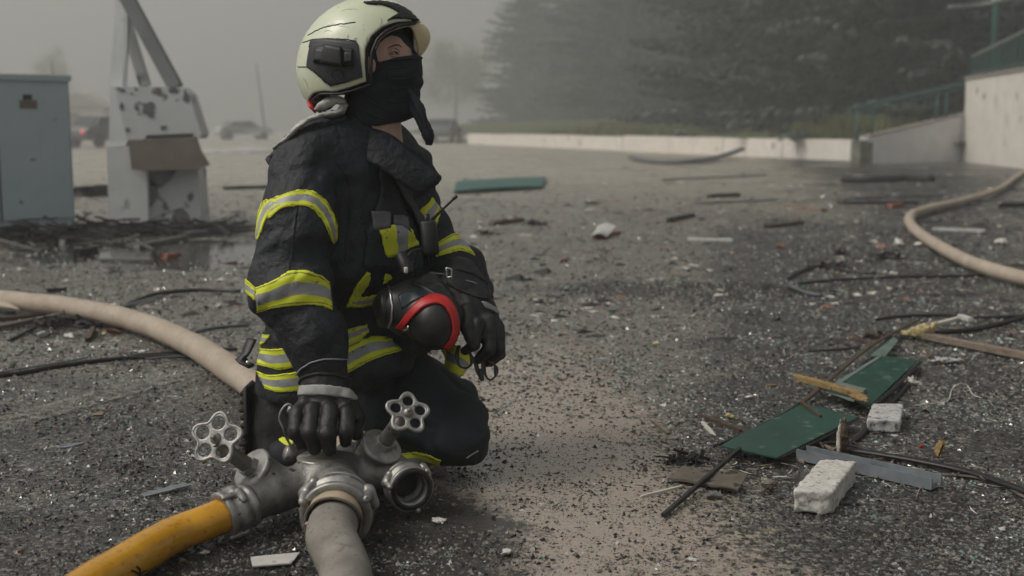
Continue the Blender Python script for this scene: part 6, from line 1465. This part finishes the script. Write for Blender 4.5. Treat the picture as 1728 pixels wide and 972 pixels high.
# mid-distance right
cable('black_cable', [(1330, 470), (1352, 458), (1385, 449), (1420, 456), (1478, 461)], .010, mat['wire'], 'short black cable curving left of the hose, upper one')
cable('black_cable', [(1348, 478), (1420, 472), (1520, 467), (1600, 466), (1668, 464)], .0075, mat['wire'], 'straight black cable ending under the beige hose')
cable('bent_pipe', [(1332, 481), (1348, 489), (1368, 496), (1386, 498)], .011, mat['greywire'], 'short bent grey pipe below the black cables', cat='pipe')
shred('rubble_lump', (1400, 451), (.26, .06, .035), mat['dark'], 'flat black scrap on the upper cable', 'scrap', seed=61)
shred('rubble_lump', (1492, 437), (.26, .09, .06), mat['dark'], 'black torn bundle left of the hose bend', 'scrap', seed=62)
shred('rubble_lump', (1420, 430), (.10, .06, .05), mat['dark'], 'small black crumpled scrap above the black bundle', 'scrap', seed=63)
plank('white_strip', (1161, 405), (1236, 407), .036, .02, mat['white'], 'white slat lying flat in the middle of the yard', 'slat', rag=.1)
sheet('crumpled_sheet', [(998, 399), (1024, 400), (1040, 381), (1008, 381)], .006, [.03, .02, .07, .05], mat['concd'], 'crumpled whitish sheet with an orange edge in the middle of the yard', 'sheet', curl=.03)
plank('brick_strip', (1003, 403), (1044, 396), .05, .03, mat['brick'], 'orange-red strip under the crumpled whitish sheet', 'strip', rag=.2)
sheet('green_panel', [(766, 322), (915, 314), (922, 298), (770, 306)], .03, [.05, .05, .06, .05], mat['teal'], 'distant teal panel lying across the yard behind the raised aerial', 'panel', curl=.02)
cable('curved_beam', [(1066, 266), (1110, 273), (1170, 272), (1215, 264), (1252, 252)], .13, mat['greywire'], 'long dark curved strip in front of the low wall', z=[.08, .06, .08, .10, .25], flat=.45, cat='strip')
cable('dark_strip', [(1422, 302), (1470, 303), (1530, 300), (1572, 302)], .10, mat['dark'], 'dark lump of sheeting below the ramp wall', z=[.05]*4, flat=.6, cat='sheeting')
plank('pale_block', (1430, 305), (1456, 303), .10, .08, mat['paper'], 'pale block in front of the dark sheeting', 'block')
for p, q, w_, th, m_, lab in [((1415, 345), (1548, 345), .09, .04, mat['dark'], 'long dark batten left of the hose bend, nearer one'), ((1420, 338), (1590, 331), .05, .03, mat['greywire'], 'long grey batten reaching under the far arm of the hose'),
    ((1118, 305), (1290, 297), .06, .03, mat['greywire'], 'thin dark batten beyond the centre of the yard'), ((1176, 345), (1316, 338), .05, .02, mat['greywire'], 'thin grey batten right of the centre, far'),
    ((1198, 334), (1244, 332), .09, .05, mat['dark'], 'dark batten piece beyond the thin grey batten'), ((1130, 375), (1168, 366), .06, .04, mat['dark'], 'black stick above the white slat'),
    ((1293, 385), (1352, 378), .06, .03, mat['dwood'], 'brown stick left of the hose bend'), ((830, 381), (878, 374), .07, .04, mat['dwood'], 'brown stick right of the jacket collar'),
    ((1325, 350), (1390, 358), .06, .04, mat['wood'], 'pinkish broken slat left of the hose bend'), ((1575, 388), (1660, 391), .03, .02, mat['white'], 'white broken strip inside the hose bend'),
    ((1550, 376), (1588, 375), .03, .02, mat['greywire'], 'short grey strip inside the corner of the hose bend'), ((382, 320), (452, 318), .10, .05, mat['dark'], 'dark batten behind the shoulder on the left'),
    ((133, 333), (181, 329), .25, .14, mat['dark'], 'thick black timber between the cabinet and the pylon'), ((310, 402), (368, 397), .09, .05, mat['greywire'], 'blue-grey slat in front of the pylon'),
    ((232, 418), (318, 402), .06, .03, g_grey, 'pale grey batten in the puddle before the pylon'), ((130, 432), (160, 428), .06, .05, mat['dark'], 'small black piece in the puddle, left'),
    ((170, 440), (255, 441), .05, .02, g_grey, 'thin pale strip at the near edge of the puddle'), ((276, 436), (300, 433), .05, .03, mat['brick'], 'orange scrap in the puddle'),
    ((80, 493), (110, 491), .03, .02, mat['dark'], 'short black bit beyond the beige hose on the left'),
    ((1690, 350), (1760, 348), .12, .05, mat['dark'], 'black piece at the right edge beyond the hose'), ((1500, 352), (1520, 350), .08, .05, mat['brick'], 'reddish bit just left of the hose bend')]:
    plank('batten', p, q, w_, th, m_, lab, 'batten', rag=.3)
shred('rubble_lump', (903, 380), (.24, .09, .07), mat['dark'], 'black bundle right of the brown stick beyond the jacket collar', 'scrap', seed=71)
shred('rubble_lump', (860, 377), (.14, .07, .05), mat['brick'], 'reddish lump between the brown stick and the black bundle', 'lump', seed=72)
shred('rubble_lump', (820, 396), (.15, .08, .05), mat['dwood'], 'brown lump just right of the far sleeve', 'lump', seed=73)
# --- left side
cable('black_cable', [(-700, 700), (-300, 665), (0, 634), (90, 619), (180, 607), (270, 601), (345, 600)], .0085, mat['wire'], 'long black cable across the left side below the beige hose', n=60)
cable('grey_strip', [(-40, 632), (0, 628), (60, 618), (110, 610), (148, 603)], .009, mat['greywire'], 'blue-grey strip lying along the long black cable', flat=.4, cat='strip')
cable('grey_strip', [(245, 605), (290, 602), (340, 600)], .007, mat['greywire'], 'short grey strip resting at the right end of the long black cable', z=[.018, .018, .018], flat=.5, cat='strip')
cable('black_cable', [(222, 600), (270, 597), (360, 590), (400, 589)], .006, mat['wire'], 'short black cable just above the grey strip end')
cable('black_cable', [(210, 516), (248, 500), (290, 492), (345, 489), (405, 491)], .010, mat['wire'], 'black cable arching beyond the beige hose to the jacket')
cable('grey_strip', [(205, 518), (240, 508), (275, 498)], .014, mat['greywire'], 'grey strip beside the arching cable', flat=.4, cat='strip')
cable('black_cable', [(330, 560), (370, 552), (420, 548)], .007, mat['greywire'], 'thin grey cable end beyond the hose near the hip')
for p, q, w_, th, m_, z_, lab in [((-30, 545), (95, 533), .03, .02, mat['dwood'], (0, .0), 'dark wet slat at the left edge, upper one'), ((-30, 562), (108, 541), .035, .02, mat['card'], (0, .02), 'grey-brown slat at the left edge below the dark one'),
    ((14, 578), (60, 558), .014, .012, mat['dark'], (0, .01), 'short black stick at the left end of the wreckage'), ((60, 552), (150, 546), .05, .03, mat['dwood'], (0, 0), 'wide brown board in the middle of the wreckage'),
    ((100, 545), (205, 556), .03, .02, mat['dark'], (.02, 0), 'black board at the back of the wreckage'), ((148, 578), (158, 562), .02, .02, mat['dwood'], (0, .01), 'stub of brown wood below the wreckage'),
    ((246, 836), (318, 826), .030, .004, mat['alu'], (0, .012), 'grey metal sliver left of the yellow hose'), ((102, 757), (138, 749), .022, .004, mat['alu'], (0, 0), 'small grey metal sliver on the left side'),
    ]:
    plank('slat', p, q, w_, th, m_, lab, 'slat', z=z_, rag=.3)
shred('rubble_lump', (120, 552), (.28, .10, .055), mat['dark'], 'black tangled mass of the wreckage below the beige hose', 'rubble', seed=81)
sheet('white_strip', [(426, 955), (492, 950), (506, 931), (423, 940)], .003, [.008, .006, .006, .008], mat['white'], 'white flat slat with a clipped end between the yellow and grey hoses', 'slat')
# ------------------------------------------------------------------ smoke-filled air
V, F = box((0, 0, 14.5), (600, 600, 31.0))
hz = put('haze', V, F, [], None, smooth=False, kind='stuff', label='thin grey smoke hanging over the whole yard')
hm = bpy.data.materials.new('grey_smoke_air'); hm.use_nodes = True; t = hm.node_tree; t.nodes.clear()
pv = t.nodes.new('ShaderNodeVolumePrincipled'); pv.inputs['Color'].default_value = (.80, .82, .815, 1); pv.inputs['Density'].default_value = HAZE_K
pv.inputs['Anisotropy'].default_value = .15
ou = t.nodes.new('ShaderNodeOutputMaterial'); t.links.new(pv.outputs[0], ou.inputs['Volume']); hz.data.materials.clear(); hz.data.materials.append(hm)
